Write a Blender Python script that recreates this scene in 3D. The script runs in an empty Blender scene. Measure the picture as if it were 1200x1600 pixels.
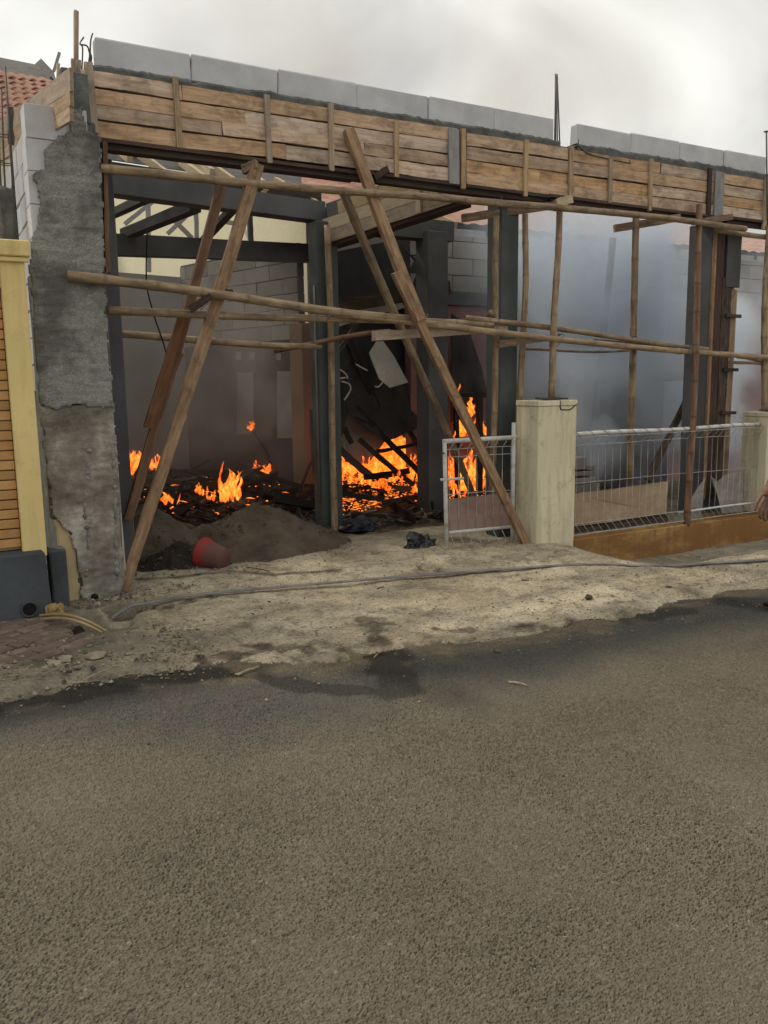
import bpy, bmesh, math, random
import numpy as np
from mathutils import Vector, Matrix, noise as mnoise

random.seed(7)
rng = np.random.default_rng(7)
sc = bpy.context.scene
COL = sc.collection

# ------------------------------------------------------------------ camera
FPX, CAMH = 1300.0, 1.55            # focal length in pixels of a 1600 px tall frame, eye height
PITCH, ROLL, YAW = math.radians(8.982), math.radians(0.743), math.radians(28.821)
FW = Vector((math.sin(YAW)*math.cos(PITCH), math.cos(YAW)*math.cos(PITCH), -math.sin(PITCH)))
RT0 = Vector((math.cos(YAW), -math.sin(YAW), 0))
DN0 = FW.cross(RT0)
RT = math.cos(ROLL)*RT0 + math.sin(ROLL)*DN0
DN = -math.sin(ROLL)*RT0 + math.cos(ROLL)*DN0
CAM = Vector((0, 0, CAMH))
cd = bpy.data.cameras.new('camera'); cam = bpy.data.objects.new('camera', cd); COL.objects.link(cam)
cd.sensor_fit = 'VERTICAL'; cd.sensor_height = 24.0; cd.lens = FPX/1600*24.0
cd.clip_start = 0.05; cd.clip_end = 2000
cam.matrix_world = Matrix.Translation(CAM) @ Matrix((RT, -DN, -FW)).transposed().to_4x4()
sc.camera = cam

# ------------------------------------------------------------------ world, sun, exposure
SUN_AZ, SUN_EL = math.radians(-26), math.radians(50)     # compass direction the light comes from (0 = +Y, + towards +X)
w = bpy.data.worlds.new('World'); sc.world = w; w.use_nodes = True
wt = w.node_tree; wt.nodes.clear()
wo = wt.nodes.new('ShaderNodeOutputWorld'); bg = wt.nodes.new('ShaderNodeBackground'); bg.inputs[1].default_value = 0.1
sky = wt.nodes.new('ShaderNodeTexSky'); sky.sky_type = 'NISHITA'; sky.sun_disc = False
sky.sun_elevation = SUN_EL; sky.sun_rotation = SUN_AZ
tc = wt.nodes.new('ShaderNodeTexCoord')
mp = wt.nodes.new('ShaderNodeMapping'); mp.inputs['Scale'].default_value = (1.0, 1.0, 1.6); mp.inputs['Location'].default_value = (7.3, 3.3, 2.2)
wt.links.new(tc.outputs['Generated'], mp.inputs['Vector'])
n1 = wt.nodes.new('ShaderNodeTexNoise'); n1.inputs['Scale'].default_value = 2.3; n1.inputs['Detail'].default_value = 7; n1.inputs['Roughness'].default_value = 0.5; n1.inputs['Distortion'].default_value = 0.5
wt.links.new(mp.outputs[0], n1.inputs['Vector'])
cr = wt.nodes.new('ShaderNodeValToRGB')
cr.color_ramp.elements[0].position = 0.34; cr.color_ramp.elements[0].color = (4.4, 4.2, 3.85, 1)
cr.color_ramp.elements[1].position = 0.62; cr.color_ramp.elements[1].color = (9.2, 9.1, 8.4, 1)
wt.links.new(n1.outputs['Fac'], cr.inputs[0])
mx = wt.nodes.new('ShaderNodeMix'); mx.data_type = 'RGBA'; mx.inputs[0].default_value = 0.9
wt.links.new(sky.outputs[0], mx.inputs[6]); wt.links.new(cr.outputs[0], mx.inputs[7])
wt.links.new(mx.outputs[2], bg.inputs[0]); wt.links.new(bg.outputs[0], wo.inputs[0])

sd = bpy.data.lights.new('sun', 'SUN'); sd.energy = 2.4; sd.angle = math.radians(3.5); sd.color = (1.0, 0.90, 0.74)
so = bpy.data.objects.new('sun', sd); COL.objects.link(so)
to_sun = Vector((math.sin(SUN_AZ)*math.cos(SUN_EL), math.cos(SUN_AZ)*math.cos(SUN_EL), math.sin(SUN_EL)))
so.rotation_euler = to_sun.to_track_quat('Z', 'Y').to_euler(); so.location = to_sun*30

sc.view_settings.view_transform = 'Standard'; sc.view_settings.look = 'None'
sc.view_settings.exposure = 0.46; sc.view_settings.gamma = 1.0; sc.view_settings.use_curve_mapping = False
sc.render.engine = 'CYCLES'
cy = sc.cycles
cy.use_denoising = True
cy.max_bounces = 8; cy.diffuse_bounces = 3; cy.glossy_bounces = 2; cy.transparent_max_bounces = 24; cy.volume_bounces = 4
cy.volume_step_rate = 1.0; cy.volume_max_steps = 96
cy.sample_clamp_indirect = 4.0

# ------------------------------------------------------------------ pixel -> world helpers (photo pixels, 1200 x 1600)
def ray(px, py):
    return RT*((px-600)/FPX) + DN*((py-800)/FPX) + FW
def at(px, py, Y):
    d = ray(px, py); return CAM + d*(Y/d.y)
def atz(px, py, z=0.0):
    d = ray(px, py); return CAM + d*((z-CAMH)/d.z)

# ------------------------------------------------------------------ object helpers
WM = {}
def link(o, parent=None, world=None):
    COL.objects.link(o)
    world = world if world is not None else Matrix.Identity(4)
    if parent is not None:
        o.parent = parent
        o.matrix_basis = WM[parent.name].inverted() @ world
    else:
        o.matrix_basis = world
    WM[o.name] = world.copy()
    return o
def tag(o, label=None, cat=None, group=None, kind=None):
    if label: o['label'] = label
    if cat: o['category'] = cat
    if group: o['group'] = group
    if kind: o['kind'] = kind
    return o
def empty(name, loc, label=None, cat=None, group=None, kind=None):
    o = bpy.data.objects.new(name, None); o.empty_display_size = 0.1
    link(o, None, Matrix.Translation(Vector(loc)))
    return tag(o, label, cat, group, kind)
def mesh_obj(name, verts, faces, mat, parent=None, world=None, smooth=False):
    me = bpy.data.meshes.new(name); me.from_pydata([tuple(v) for v in verts], [], [tuple(f) for f in faces]); me.update()
    if smooth: me.polygons.foreach_set('use_smooth', [True]*len(me.polygons))
    if mat: me.materials.append(mat)
    o = bpy.data.objects.new(name, me)
    return link(o, parent, world)
def bm_obj(name, bm, mat, parent=None, world=None, smooth=False):
    me = bpy.data.meshes.new(name); bm.to_mesh(me); bm.free()
    if smooth: me.polygons.foreach_set('use_smooth', [True]*len(me.polygons))
    if mat: me.materials.append(mat)
    return link(bpy.data.objects.new(name, me), parent, world)
def copy_obj(o, parent, world):
    c = o.copy()
    c.parent = None
    return link(c, parent, world)
def box_bm(sx, sy, sz, bev=0.004, jit=0.0, cuts=0):
    bm = bmesh.new(); bmesh.ops.create_cube(bm, size=1.0)
    for v in bm.verts: v.co = Vector((v.co.x*sx, v.co.y*sy, v.co.z*sz))
    if cuts: bmesh.ops.subdivide_edges(bm, edges=bm.edges[:], cuts=cuts, use_grid_fill=True)
    if bev: bmesh.ops.bevel(bm, geom=[e for e in bm.edges if len(e.link_faces) == 2 and e.calc_face_angle(0) > 0.5], offset=bev, segments=1, affect='EDGES', clamp_overlap=True)
    if jit:
        for v in bm.verts: v.co += Vector((random.uniform(-jit, jit), random.uniform(-jit, jit), random.uniform(-jit, jit)))
    return bm
def box(name, lo, hi, mat, parent=None, bev=0.004, jit=0.0, cuts=0):
    lo, hi = Vector(lo), Vector(hi); s = hi-lo
    return bm_obj(name, box_bm(s.x, s.y, s.z, bev, jit, cuts), mat, parent, Matrix.Translation((lo+hi)/2))
def frame(p0, p1, up=(0, 0, 1), roll=0.0):
    p0, p1 = Vector(p0), Vector(p1); x = (p1-p0).normalized(); u = Vector(up)
    if abs(x.dot(u)) > 0.98: u = Vector((0, -1, 0))
    y = u.cross(x).normalized(); z = x.cross(y)
    m = Matrix((x, y, z)).transposed().to_4x4()
    if roll: m = m @ Matrix.Rotation(roll, 4, 'X')
    return Matrix.Translation((p0+p1)/2) @ m
def plank_mesh(L, W, T, seg=8, jit=0.002, bow=0.0, taper=0.0):
    """board along X, width along Z, thickness along Y"""
    vs, fs = [], []
    ph = random.uniform(0, 6)
    for i in range(seg+1):
        t = i/seg; x = (t-0.5)*L
        b = bow*math.sin(math.pi*t); k = 1-taper*t
        for (a, c) in ((-1, -1), (1, -1), (1, 1), (-1, 1)):
            vs.append((x + (random.uniform(-1, 1)*jit*2 if i in (0, seg) else 0), a*T/2 + random.uniform(-jit, jit)*0.5, c*W/2*k + b + random.uniform(-jit, jit)))
    for i in range(seg):
        a = i*4
        for j in range(4):
            fs.append((a+j, a+(j+1) % 4, a+4+(j+1) % 4, a+4+j))
    fs.append((3, 2, 1, 0)); n = seg*4; fs.append((n, n+1, n+2, n+3))
    return vs, fs
def plank(name, p0, p1, W, T, mat, parent=None, up=(0, 0, 1), roll=0.0, seg=8, jit=0.002, bow=0.0, taper=0.0):
    L = (Vector(p1)-Vector(p0)).length
    v, f = plank_mesh(L, W, T, seg, jit, bow, taper)
    return mesh_obj(name, v, f, mat, parent, frame(p0, p1, up, roll))
def bamboo(name, p0, p1, r, mat, parent=None, bend=0.012, taper=0.12, ns=9):
    L = (Vector(p1)-Vector(p0)).length
    st = []; x = random.uniform(0.05, 0.25)
    xs = [(0.0, 1.0, 0.0)]
    while x < L-0.05:
        xs += [(x-0.022, 1.0, 0.0), (x-0.008, 1.08, 0.5), (x, 1.03, 1.0), (x+0.008, 1.07, 0.5), (x+0.024, 1.0, 0.0)]
        if x+0.2 < L: xs.append((x+0.15, 0.97, 0.0))
        x += random.uniform(0.27, 0.42)
    xs.append((L, 1.0, 0.0))
    xs = sorted(q for q in xs if 0 <= q[0] <= L)
    a1, a2 = random.uniform(0, 6), random.uniform(0, 6)
    vs, fs, nd = [], [], []
    for i, (x, k, n) in enumerate(xs):
        t = x/L; rr = r*k*(1+taper*(0.5-t))
        oy = bend*math.sin(math.pi*t*1.7+a1)-bend*math.sin(a1); oz = bend*math.sin(math.pi*t*1.3+a2)-bend*math.sin(a2)
        oy *= min(1, 4*t*(1-t)+0.2); oz *= min(1, 4*t*(1-t)+0.2)
        for j in range(ns):
            a = 2*math.pi*j/ns
            vs.append((x-L/2, oy+rr*math.cos(a), oz+rr*math.sin(a))); nd.append(n)
    m = len(xs)
    for i in range(m-1):
        for j in range(ns):
            fs.append((i*ns+j, i*ns+(j+1) % ns, (i+1)*ns+(j+1) % ns, (i+1)*ns+j))
    fs.append(tuple(reversed(range(ns)))); fs.append(tuple((m-1)*ns+j for j in range(ns)))
    o = mesh_obj(name, vs, fs, mat, parent, frame(p0, p1), True)
    at_ = o.data.attributes.new('node', 'FLOAT', 'POINT'); at_.data.foreach_set('value', nd)
    return o
def tube_vf(pts, r, ns=7, rfun=None, flat=1.0):
    pts = [Vector(p) for p in pts]; vs, fs = [], []
    for i, p in enumerate(pts):
        d = (pts[min(i+1, len(pts)-1)]-pts[max(i-1, 0)]).normalized()
        u = Vector((0, 0, 1)) if abs(d.z) < 0.9 else Vector((1, 0, 0))
        s = d.cross(u).normalized(); u = s.cross(d)
        rr = rfun(i/(len(pts)-1))*r if rfun else r
        for j in range(ns):
            a = 2*math.pi*j/ns; vs.append(p + s*rr*math.cos(a) + u*rr*flat*math.sin(a))
    for i in range(len(pts)-1):
        for j in range(ns):
            fs.append((i*ns+j, i*ns+(j+1) % ns, (i+1)*ns+(j+1) % ns, (i+1)*ns+j))
    fs.append(tuple(reversed(range(ns)))); n = (len(pts)-1)*ns; fs.append(tuple(n+j for j in range(ns)))
    return vs, fs
def tube(name, pts, r, mat, parent=None, ns=7, rfun=None, flat=1.0):
    c = sum((Vector(p) for p in pts), Vector())/len(pts)
    v, f = tube_vf([Vector(p)-c for p in pts], r, ns, rfun, flat)
    return mesh_obj(name, v, f, mat, parent, Matrix.Translation(c), True)
def spline(pts, n=8):
    pts = [Vector(p) for p in pts]; out = []
    P = [pts[0]]+pts+[pts[-1]]
    for i in range(1, len(P)-2):
        for k in range(n):
            t = k/n; a, b, c, d = P[i-1], P[i], P[i+1], P[i+2]
            out.append(0.5*((2*b)+(c-a)*t+(2*a-5*b+4*c-d)*t*t+(3*b-a-3*c+d)*t*t*t))
    out.append(pts[-1]); return out
def plate(name, pts, th, mat, parent=None, sub=0, warp=0.0):
    """flat polygon of world points given thickness, optionally diced and warped"""
    pts = [Vector(p) for p in pts]; c = sum(pts, Vector())/len(pts)
    nrm = Vector()
    for i in range(len(pts)): nrm += (pts[i]-c).cross(pts[(i+1) % len(pts)]-c)
    nrm.normalize()
    bm = bmesh.new()
    f = bm.faces.new([bm.verts.new(p-c) for p in pts])
    if sub:
        bmesh.ops.triangulate(bm, faces=bm.faces[:])
        for _ in range(sub): bmesh.ops.subdivide_edges(bm, edges=bm.edges[:], cuts=1)
        for v in bm.verts:
            q = v.co*3.1+c
            v.co += nrm*warp*mnoise.noise(q) + Vector((mnoise.noise(q*2.3), 0, mnoise.noise(q*2.3+Vector((5, 5, 5)))))*warp*0.35
    r = bmesh.ops.extrude_face_region(bm, geom=bm.faces[:])
    for v in r['geom']:
        if isinstance(v, bmesh.types.BMVert): v.co += nrm*th
    bmesh.ops.recalc_face_normals(bm, faces=bm.faces[:])
    return bm_obj(name, bm, mat, parent, Matrix.Translation(c))
def rock(name, p, s, mat, flat=0.6, parent=None, seed=0, sub=2):
    bm = bmesh.new(); bmesh.ops.create_icosphere(bm, subdivisions=sub, radius=1.0)
    off = Vector((seed*3.7, seed*1.3, seed*7.1))
    for v in bm.verts:
        d = v.co.normalized()
        k = 0.72+0.45*mnoise.noise(d*1.1+off)+0.18*mnoise.noise(d*2.9+off)
        v.co = Vector((d.x*s*k, d.y*s*k*0.8, d.z*s*k*flat))
    return bm_obj(name, bm, mat, parent, Matrix.Translation(Vector(p)+Vector((0, 0, s*flat*0.45))) @ Matrix.Rotation(seed*1.9, 4, 'Z'))

# ------------------------------------------------------------------ material helpers
class NT:
    def __init__(s, name):
        s.m = bpy.data.materials.new(name); s.m.use_nodes = True; s.t = s.m.node_tree
        s.b = s.t.nodes['Principled BSDF']; s.out = s.t.nodes['Material Output']
        s.tc = s.t.nodes.new('ShaderNodeTexCoord')
    def n(s, typ, **kw):
        nd = s.t.nodes.new(typ)
        for k, v in kw.items():
            if k in nd.inputs: nd.inputs[k].default_value = v
            else: setattr(nd, k, v)
        return nd
    def l(s, a, b): s.t.links.new(a, b)
    def co(s, scale=(1, 1, 1), rand=False, src='Object'):
        mp = s.n('ShaderNodeMapping'); mp.inputs['Scale'].default_value = scale
        v = s.tc.outputs[src]
        if rand:
            oi = s.n('ShaderNodeObjectInfo'); mu = s.n('ShaderNodeMath', operation='MULTIPLY'); mu.inputs[1].default_value = 57.0
            s.l(oi.outputs['Random'], mu.inputs[0])
            ad = s.n('ShaderNodeVectorMath', operation='ADD'); s.l(v, ad.inputs[0]); s.l(mu.outputs[0], ad.inputs[1]); v = ad.outputs[0]
        s.l(v, mp.inputs['Vector']); return mp.outputs[0]
    def noise(s, co, scale, detail=4, rough=0.55, dist=0.0):
        nd = s.n('ShaderNodeTexNoise', Scale=scale, Detail=detail, Roughness=rough, Distortion=dist); s.l(co, nd.inputs['Vector']); return nd.outputs['Fac']
    def vor(s, co, scale, feature='F1', out='Distance'):
        nd = s.n('ShaderNodeTexVoronoi', feature=feature); nd.inputs['Scale'].default_value = scale; s.l(co, nd.inputs['Vector']); return nd.outputs[out]
    def ramp(s, fac, stops):
        nd = s.n('ShaderNodeValToRGB'); e = nd.color_ramp.elements
        while len(e) < len(stops): e.new(0.5)
        for i, (p, c) in enumerate(stops):
            e[i].position = p; e[i].color = (c, c, c, 1) if isinstance(c, (int, float)) else (*c, 1)
        s.l(fac, nd.inputs[0]); return nd.outputs[0]
    def mix(s, fac, a, b, mode='MIX'):
        nd = s.n('ShaderNodeMix', data_type='RGBA', blend_type=mode)
        for v, i in ((fac, 0), (a, 6), (b, 7)):
            if isinstance(v, (int, float)): nd.inputs[i].default_value = v
            elif isinstance(v, tuple): nd.inputs[i].default_value = (*v, 1)
            else: s.l(v, nd.inputs[i])
        return nd.outputs[2]
    def math(s, op, a, b=None):
        nd = s.n('ShaderNodeMath', operation=op)
        for v, i in ((a, 0), (b, 1)):
            if v is None: continue
            if isinstance(v, (int, float)): nd.inputs[i].default_value = v
            else: s.l(v, nd.inputs[i])
        return nd.outputs[0]
    def attr(s, name):
        nd = s.n('ShaderNodeAttribute', attribute_name=name); return nd.outputs['Fac']
    def orand(s):
        return s.n('ShaderNodeObjectInfo').outputs['Random']
    def done(s, col=None, rough=0.85, bump=None, bs=0.5, bd=0.01, bump2=None, bs2=0.5, bd2=0.003, spec=0.3):
        if col is not None:
            if isinstance(col, tuple): s.b.inputs['Base Color'].default_value = (*col, 1)
            else: s.l(col, s.b.inputs['Base Color'])
        if isinstance(rough, (int, float)): s.b.inputs['Roughness'].default_value = rough
        else: s.l(rough, s.b.inputs['Roughness'])
        s.b.inputs['Specular IOR Level'].default_value = spec
        last = None
        for (h, st, d) in ((bump, bs, bd), (bump2, bs2, bd2)):
            if h is None: continue
            nd = s.n('ShaderNodeBump'); nd.inputs['Strength'].default_value = st; nd.inputs['Distance'].default_value = d
            s.l(h, nd.inputs['Height'])
            if last is not None: s.l(last, nd.inputs['Normal'])
            last = nd.outputs[0]
        if last is not None: s.l(last, s.b.inputs['Normal'])
        return s.m

def wood_mat(name, dark, mid, light, stain=0.5, spread=0.5, stain_col=(0.05, 0.035, 0.03)):
    a = NT(name)
    g = a.noise(a.co((1.2, 14, 14), True), 3.0, 6, 0.6, 0.4)
    g2 = a.noise(a.co((2.5, 70, 70), True), 3.0, 3, 0.6)
    c = a.ramp(g, [(0.25, dark), (0.5, mid), (0.75, light)])
    c = a.mix(0.35, c, a.ramp(g2, [(0.3, 0.45), (0.7, 1.0)]), 'MULTIPLY')
    hv = a.n('ShaderNodeHueSaturation'); a.l(c, hv.inputs['Color'])
    oi = a.orand()
    a.l(a.math('ADD', a.math('MULTIPLY', oi, spread), 1.0-spread*0.55), hv.inputs['Value'])
    a.l(a.math('ADD', a.math('MULTIPLY', a.math('FRACT', a.math('MULTIPLY', oi, 7.31)), 0.5), 0.7), hv.inputs['Saturation'])
    st = a.ramp(a.noise(a.co((3.2, 5, 5), True), 1.9, 7, 0.7, 0.5), [(0.47, 0.0), (0.70, 1.0)])
    c = a.mix(a.math('MULTIPLY', st, stain), hv.outputs[0], stain_col)
    return a.done(c, 0.82, g, 0.3, 0.004, g2, 0.35, 0.002, 0.2)
M = {}
M['form'] = wood_mat('formwork_wood', (0.38, 0.245, 0.15), (0.58, 0.395, 0.255), (0.70, 0.53, 0.37), 0.6, 0.4)
M['pale'] = wood_mat('pale_new_timber', (0.42, 0.31, 0.17), (0.55, 0.43, 0.26), (0.64, 0.53, 0.35), 0.2, 0.25)
M['batten'] = wood_mat('batten_wood', (0.30, 0.215, 0.145), (0.43, 0.32, 0.215), (0.54, 0.42, 0.29), 0.4, 0.4)
M['prop'] = wood_mat('prop_wood', (0.18, 0.11, 0.068), (0.31, 0.21, 0.135), (0.45, 0.325, 0.215), 0.65, 0.4)
M['red_prop'] = wood_mat('reddish_wood', (0.12, 0.058, 0.034), (0.2, 0.105, 0.062), (0.30, 0.17, 0.10), 0.6, 0.3)
M['darkwood'] = wood_mat('dark_wet_wood', (0.045, 0.03, 0.026), (0.075, 0.05, 0.042), (0.11, 0.075, 0.06), 0.5, 0.4)
M['greywood'] = wood_mat('grey_cement_board', (0.24, 0.23, 0.23), (0.33, 0.32, 0.32), (0.42, 0.41, 0.40), 0.3, 0.2)
M['char'] = wood_mat('charred_wood', (0.010, 0.009, 0.008), (0.022, 0.018, 0.016), (0.055, 0.045, 0.04), 0.3, 0.9)
M['halfchar'] = wood_mat('scorched_wood', (0.03, 0.02, 0.014), (0.08, 0.055, 0.038), (0.17, 0.12, 0.085), 0.8, 0.8, (0.012, 0.01, 0.01))

a = NT('bamboo')
g = a.noise(a.co((1.5, 10, 10), True), 3, 5, 0.6)
g2 = a.noise(a.co((4, 90, 90), True), 2, 2, 0.6)
c = a.ramp(g, [(0.28, (0.16, 0.105, 0.062)), (0.5, (0.31, 0.22, 0.135)), (0.72, (0.45, 0.345, 0.225))])
c = a.mix(0.3, c, a.ramp(g2, [(0.3, 0.5), (0.7, 1.0)]), 'MULTIPLY')
c = a.mix(a.math('MULTIPLY', a.attr('node'), 0.45), c, (0.09, 0.06, 0.04))
c = a.mix(a.math('MULTIPLY', a.ramp(a.noise(a.co((2.0, 6, 6), True), 2.2, 5, 0.65), [(0.48, 0.0), (0.66, 1.0)]), 0.6), c, (0.085, 0.06, 0.042))
hv = a.n('ShaderNodeHueSaturation'); a.l(c, hv.inputs['Color']); a.l(a.math('ADD', a.math('MULTIPLY', a.orand(), 0.45), 0.72), hv.inputs['Value'])
M['bamboo'] = a.done(hv.outputs[0], 0.6, g2, 0.2, 0.002, spec=0.3)

a = NT('red_brown_bamboo')
g = a.noise(a.co((1.5, 10, 10), True), 3, 5, 0.6)
c = a.ramp(g, [(0.28, (0.10, 0.05, 0.03)), (0.5, (0.18, 0.10, 0.062)), (0.72, (0.29, 0.18, 0.11))])
c = a.mix(a.math('MULTIPLY', a.attr('node'), 0.75), c, (0.06, 0.03, 0.02))
M['redbamboo'] = a.done(c, 0.6, g, 0.2, 0.002, spec=0.3)

def plain(name, c0, c1, scale=3.0, rough=0.85, bump=0.3, bd=0.004, fine=60, spec=0.3, rand=False, p=(0.35, 0.65), metal=0.0):
    a = NT(name); co = a.co((1, 1, 1), rand)
    g = a.noise(co, scale, 6, 0.6); f = a.noise(co, fine, 3, 0.6)
    c = a.ramp(g, [(p[0], c0), (p[1], c1)])
    c = a.mix(0.25, c, a.ramp(f, [(0.3, 0.55), (0.7, 1.0)]), 'MULTIPLY')
    if metal: a.b.inputs['Metallic'].default_value = metal
    return a.done(c, rough, f, bump, bd, spec=spec)
M['aac'] = plain('aerated_block', (0.47, 0.475, 0.495), (0.61, 0.615, 0.64), 3.0, 0.95, 0.35, 0.003, 120, 0.1, True)
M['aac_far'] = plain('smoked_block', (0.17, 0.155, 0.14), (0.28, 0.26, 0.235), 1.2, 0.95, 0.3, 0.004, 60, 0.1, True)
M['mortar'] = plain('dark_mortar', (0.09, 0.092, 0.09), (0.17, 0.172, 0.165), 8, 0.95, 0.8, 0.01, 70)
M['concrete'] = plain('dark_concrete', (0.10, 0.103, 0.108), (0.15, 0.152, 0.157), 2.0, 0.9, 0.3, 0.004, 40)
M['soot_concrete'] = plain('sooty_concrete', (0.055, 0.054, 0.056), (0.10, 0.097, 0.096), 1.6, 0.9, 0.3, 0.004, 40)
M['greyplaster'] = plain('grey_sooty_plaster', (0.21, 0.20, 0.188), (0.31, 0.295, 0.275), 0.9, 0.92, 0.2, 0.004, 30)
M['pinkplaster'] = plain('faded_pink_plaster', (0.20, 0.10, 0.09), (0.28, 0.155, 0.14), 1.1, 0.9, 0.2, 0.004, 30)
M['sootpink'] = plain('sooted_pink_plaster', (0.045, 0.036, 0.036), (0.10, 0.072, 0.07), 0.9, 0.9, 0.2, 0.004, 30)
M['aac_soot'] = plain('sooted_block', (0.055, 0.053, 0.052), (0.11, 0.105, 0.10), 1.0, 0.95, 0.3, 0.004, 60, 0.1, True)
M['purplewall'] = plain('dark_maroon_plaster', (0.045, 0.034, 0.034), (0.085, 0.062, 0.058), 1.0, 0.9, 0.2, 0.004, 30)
M['black'] = plain('soot_black_sheet', (0.013, 0.012, 0.012), (0.04, 0.036, 0.034), 2.2, 0.8, 0.4, 0.006, 25)
M['panel'] = plain('pale_panel', (0.36, 0.34, 0.29), (0.5, 0.47, 0.40), 2.0, 0.8, 0.1, 0.002, 30)
M['greypanel'] = plain('smoky_grey_panel', (0.16, 0.155, 0.145), (0.26, 0.25, 0.23), 2.0, 0.8, 0.1, 0.002, 30)
M['steel'] = plain('rebar_steel', (0.05, 0.045, 0.042), (0.10, 0.085, 0.075), 9, 0.6, 0.2, 0.001, 90, 0.5)
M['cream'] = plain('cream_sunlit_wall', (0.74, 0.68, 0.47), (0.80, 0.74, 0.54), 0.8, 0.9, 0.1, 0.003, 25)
M['wire'] = plain('white_painted_wire', (0.30, 0.29, 0.275), (0.58, 0.57, 0.55), 14, 0.5, 0.1, 0.001, 60, 0.4)
M['gate'] = plain('chipped_white_paint', (0.30, 0.28, 0.25), (0.66, 0.65, 0.62), 9, 0.55, 0.2, 0.001, 60, 0.4, p=(0.25, 0.5))
M['slate'] = plain('dark_slate_paint', (0.045, 0.052, 0.06), (0.075, 0.085, 0.095), 2.5, 0.75, 0.3, 0.004, 50)
M['hole'] = plain('pipe_inside', (0.006, 0.006, 0.006), (0.01, 0.01, 0.01), 5, 0.9)  # near-black; in holes it stands in for the shade inside
M['pvc'] = plain('grey_pipe', (0.04, 0.043, 0.048), (0.07, 0.075, 0.08), 5, 0.6)
M['bag'] = plain('black_plastic_bag', (0.010, 0.011, 0.013), (0.022, 0.024, 0.028), 6, 0.38, 0.2, 0.004, 20, 0.5)
M['bluetarp'] = plain('dark_blue_cloth', (0.018, 0.022, 0.032), (0.045, 0.05, 0.068), 7, 0.8, 0.5, 0.006, 30)
M['red'] = plain('red_plastic', (0.30, 0.022, 0.022), (0.38, 0.035, 0.03), 4, 0.5, 0.1, 0.002, 30, 0.4)
M['bucketmud'] = plain('muddy_red_plastic', (0.13, 0.05, 0.04), (0.25, 0.075, 0.06), 7, 0.75, 0.3, 0.003, 40)
M['sand'] = plain('dark_sand', (0.062, 0.048, 0.036), (0.115, 0.09, 0.067), 3.0, 0.95, 0.9, 0.012, 45, 0.1)
M['chunk'] = plain('pale_concrete_chunk', (0.22, 0.19, 0.145), (0.38, 0.33, 0.25), 7, 0.95, 0.5, 0.006, 40, 0.1, True)
M['darkstone'] = plain('dark_stone', (0.05, 0.045, 0.04), (0.11, 0.095, 0.08), 9, 0.95, 0.5, 0.006, 40, 0.1, True)
M['hose'] = plain('grey_canvas_hose', (0.15, 0.145, 0.15), (0.27, 0.25, 0.235), 5, 0.9, 0.4, 0.002, 80, 0.1)
M['tan'] = plain('tan_rubber_cable', (0.28, 0.20, 0.10), (0.40, 0.30, 0.16), 3, 0.6, 0.2, 0.002, 60)
M['foam'] = plain('tan_crumpled_cloth', (0.26, 0.17, 0.07), (0.42, 0.30, 0.14), 8, 0.9, 0.8, 0.01, 25)
M['cardboard'] = plain('weathered_board', (0.30, 0.21, 0.14), (0.44, 0.33, 0.225), 2.6, 0.9, 0.3, 0.004, 20)
M['pinksheet'] = plain('faded_pink_sheet', (0.27, 0.18, 0.155), (0.36, 0.25, 0.215), 2.2, 0.8, 0.15, 0.003, 20)
M['tarp'] = plain('dirty_grey_tarp', (0.20, 0.185, 0.165), (0.34, 0.315, 0.28), 4, 0.8, 0.6, 0.01, 16)
M['tile'] = plain('clay_roof_tile', (0.34, 0.18, 0.13), (0.47, 0.28, 0.215), 3, 0.85, 0.3, 0.004, 40, 0.2, True)
M['plasticsheet'] = plain('dark_green_sheet', (0.05, 0.062, 0.062), (0.085, 0.098, 0.096), 1.6, 0.55, 0.3, 0.005, 14, 0.4)
M['straw'] = plain('pale_wood_chip', (0.27, 0.215, 0.14), (0.40, 0.33, 0.23), 9, 0.9)

# yellow paint with streaks of grime
def paint(name, c0, c1, grime, amt=0.5, rust=None):
    a = NT(name); co = a.co()
    g = a.noise(co, 1.6, 5, 0.6)
    c = a.ramp(g, [(0.35, c0), (0.65, c1)])
    s = a.ramp(a.noise(a.co((9, 9, 0.9)), 1.5, 6, 0.65), [(0.48, 0.0), (0.75, 1.0)])
    c = a.mix(a.math('MULTIPLY', s, amt), c, grime)
    bl = a.ramp(a.noise(co, 4.5, 7, 0.72, 0.6), [(0.53, 0.0), (0.70, 1.0)])
    c = a.mix(a.math('MULTIPLY', bl, amt*0.9), c, grime)
    c = a.mix(a.ramp(a.noise(co, 17, 5, 0.7), [(0.66, 0.0), (0.71, 0.7)]), c, (0.22, 0.205, 0.18))
    if rust:
        r = a.ramp(a.noise(a.co((0.9, 0.9, 2.2)), 1.5, 6, 0.7), [(0.32, 0.0), (0.52, 1.0)])
        c = a.mix(a.math('MULTIPLY', r, 0.9), c, rust)
    f = a.noise(co, 45, 4, 0.6)
    return a.done(c, 0.85, f, 0.25, 0.003, spec=0.15)
M['yellow'] = paint('yellow_wall_paint', (0.70, 0.55, 0.24), (0.78, 0.63, 0.30), (0.30, 0.22, 0.10), 0.35)
M['pillar'] = paint('pale_yellow_pillar_paint', (0.62, 0.565, 0.40), (0.70, 0.645, 0.475), (0.30, 0.245, 0.15), 0.65)
M['ochre'] = paint('rust_stained_wall_paint', (0.42, 0.27, 0.10), (0.50, 0.33, 0.13), (0.10, 0.05, 0.025), 0.8, (0.22, 0.105, 0.04))
M['oldcream'] = paint('old_cream_paint', (0.46, 0.36, 0.20), (0.56, 0.46, 0.28), (0.25, 0.17, 0.08), 0.5)

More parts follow.
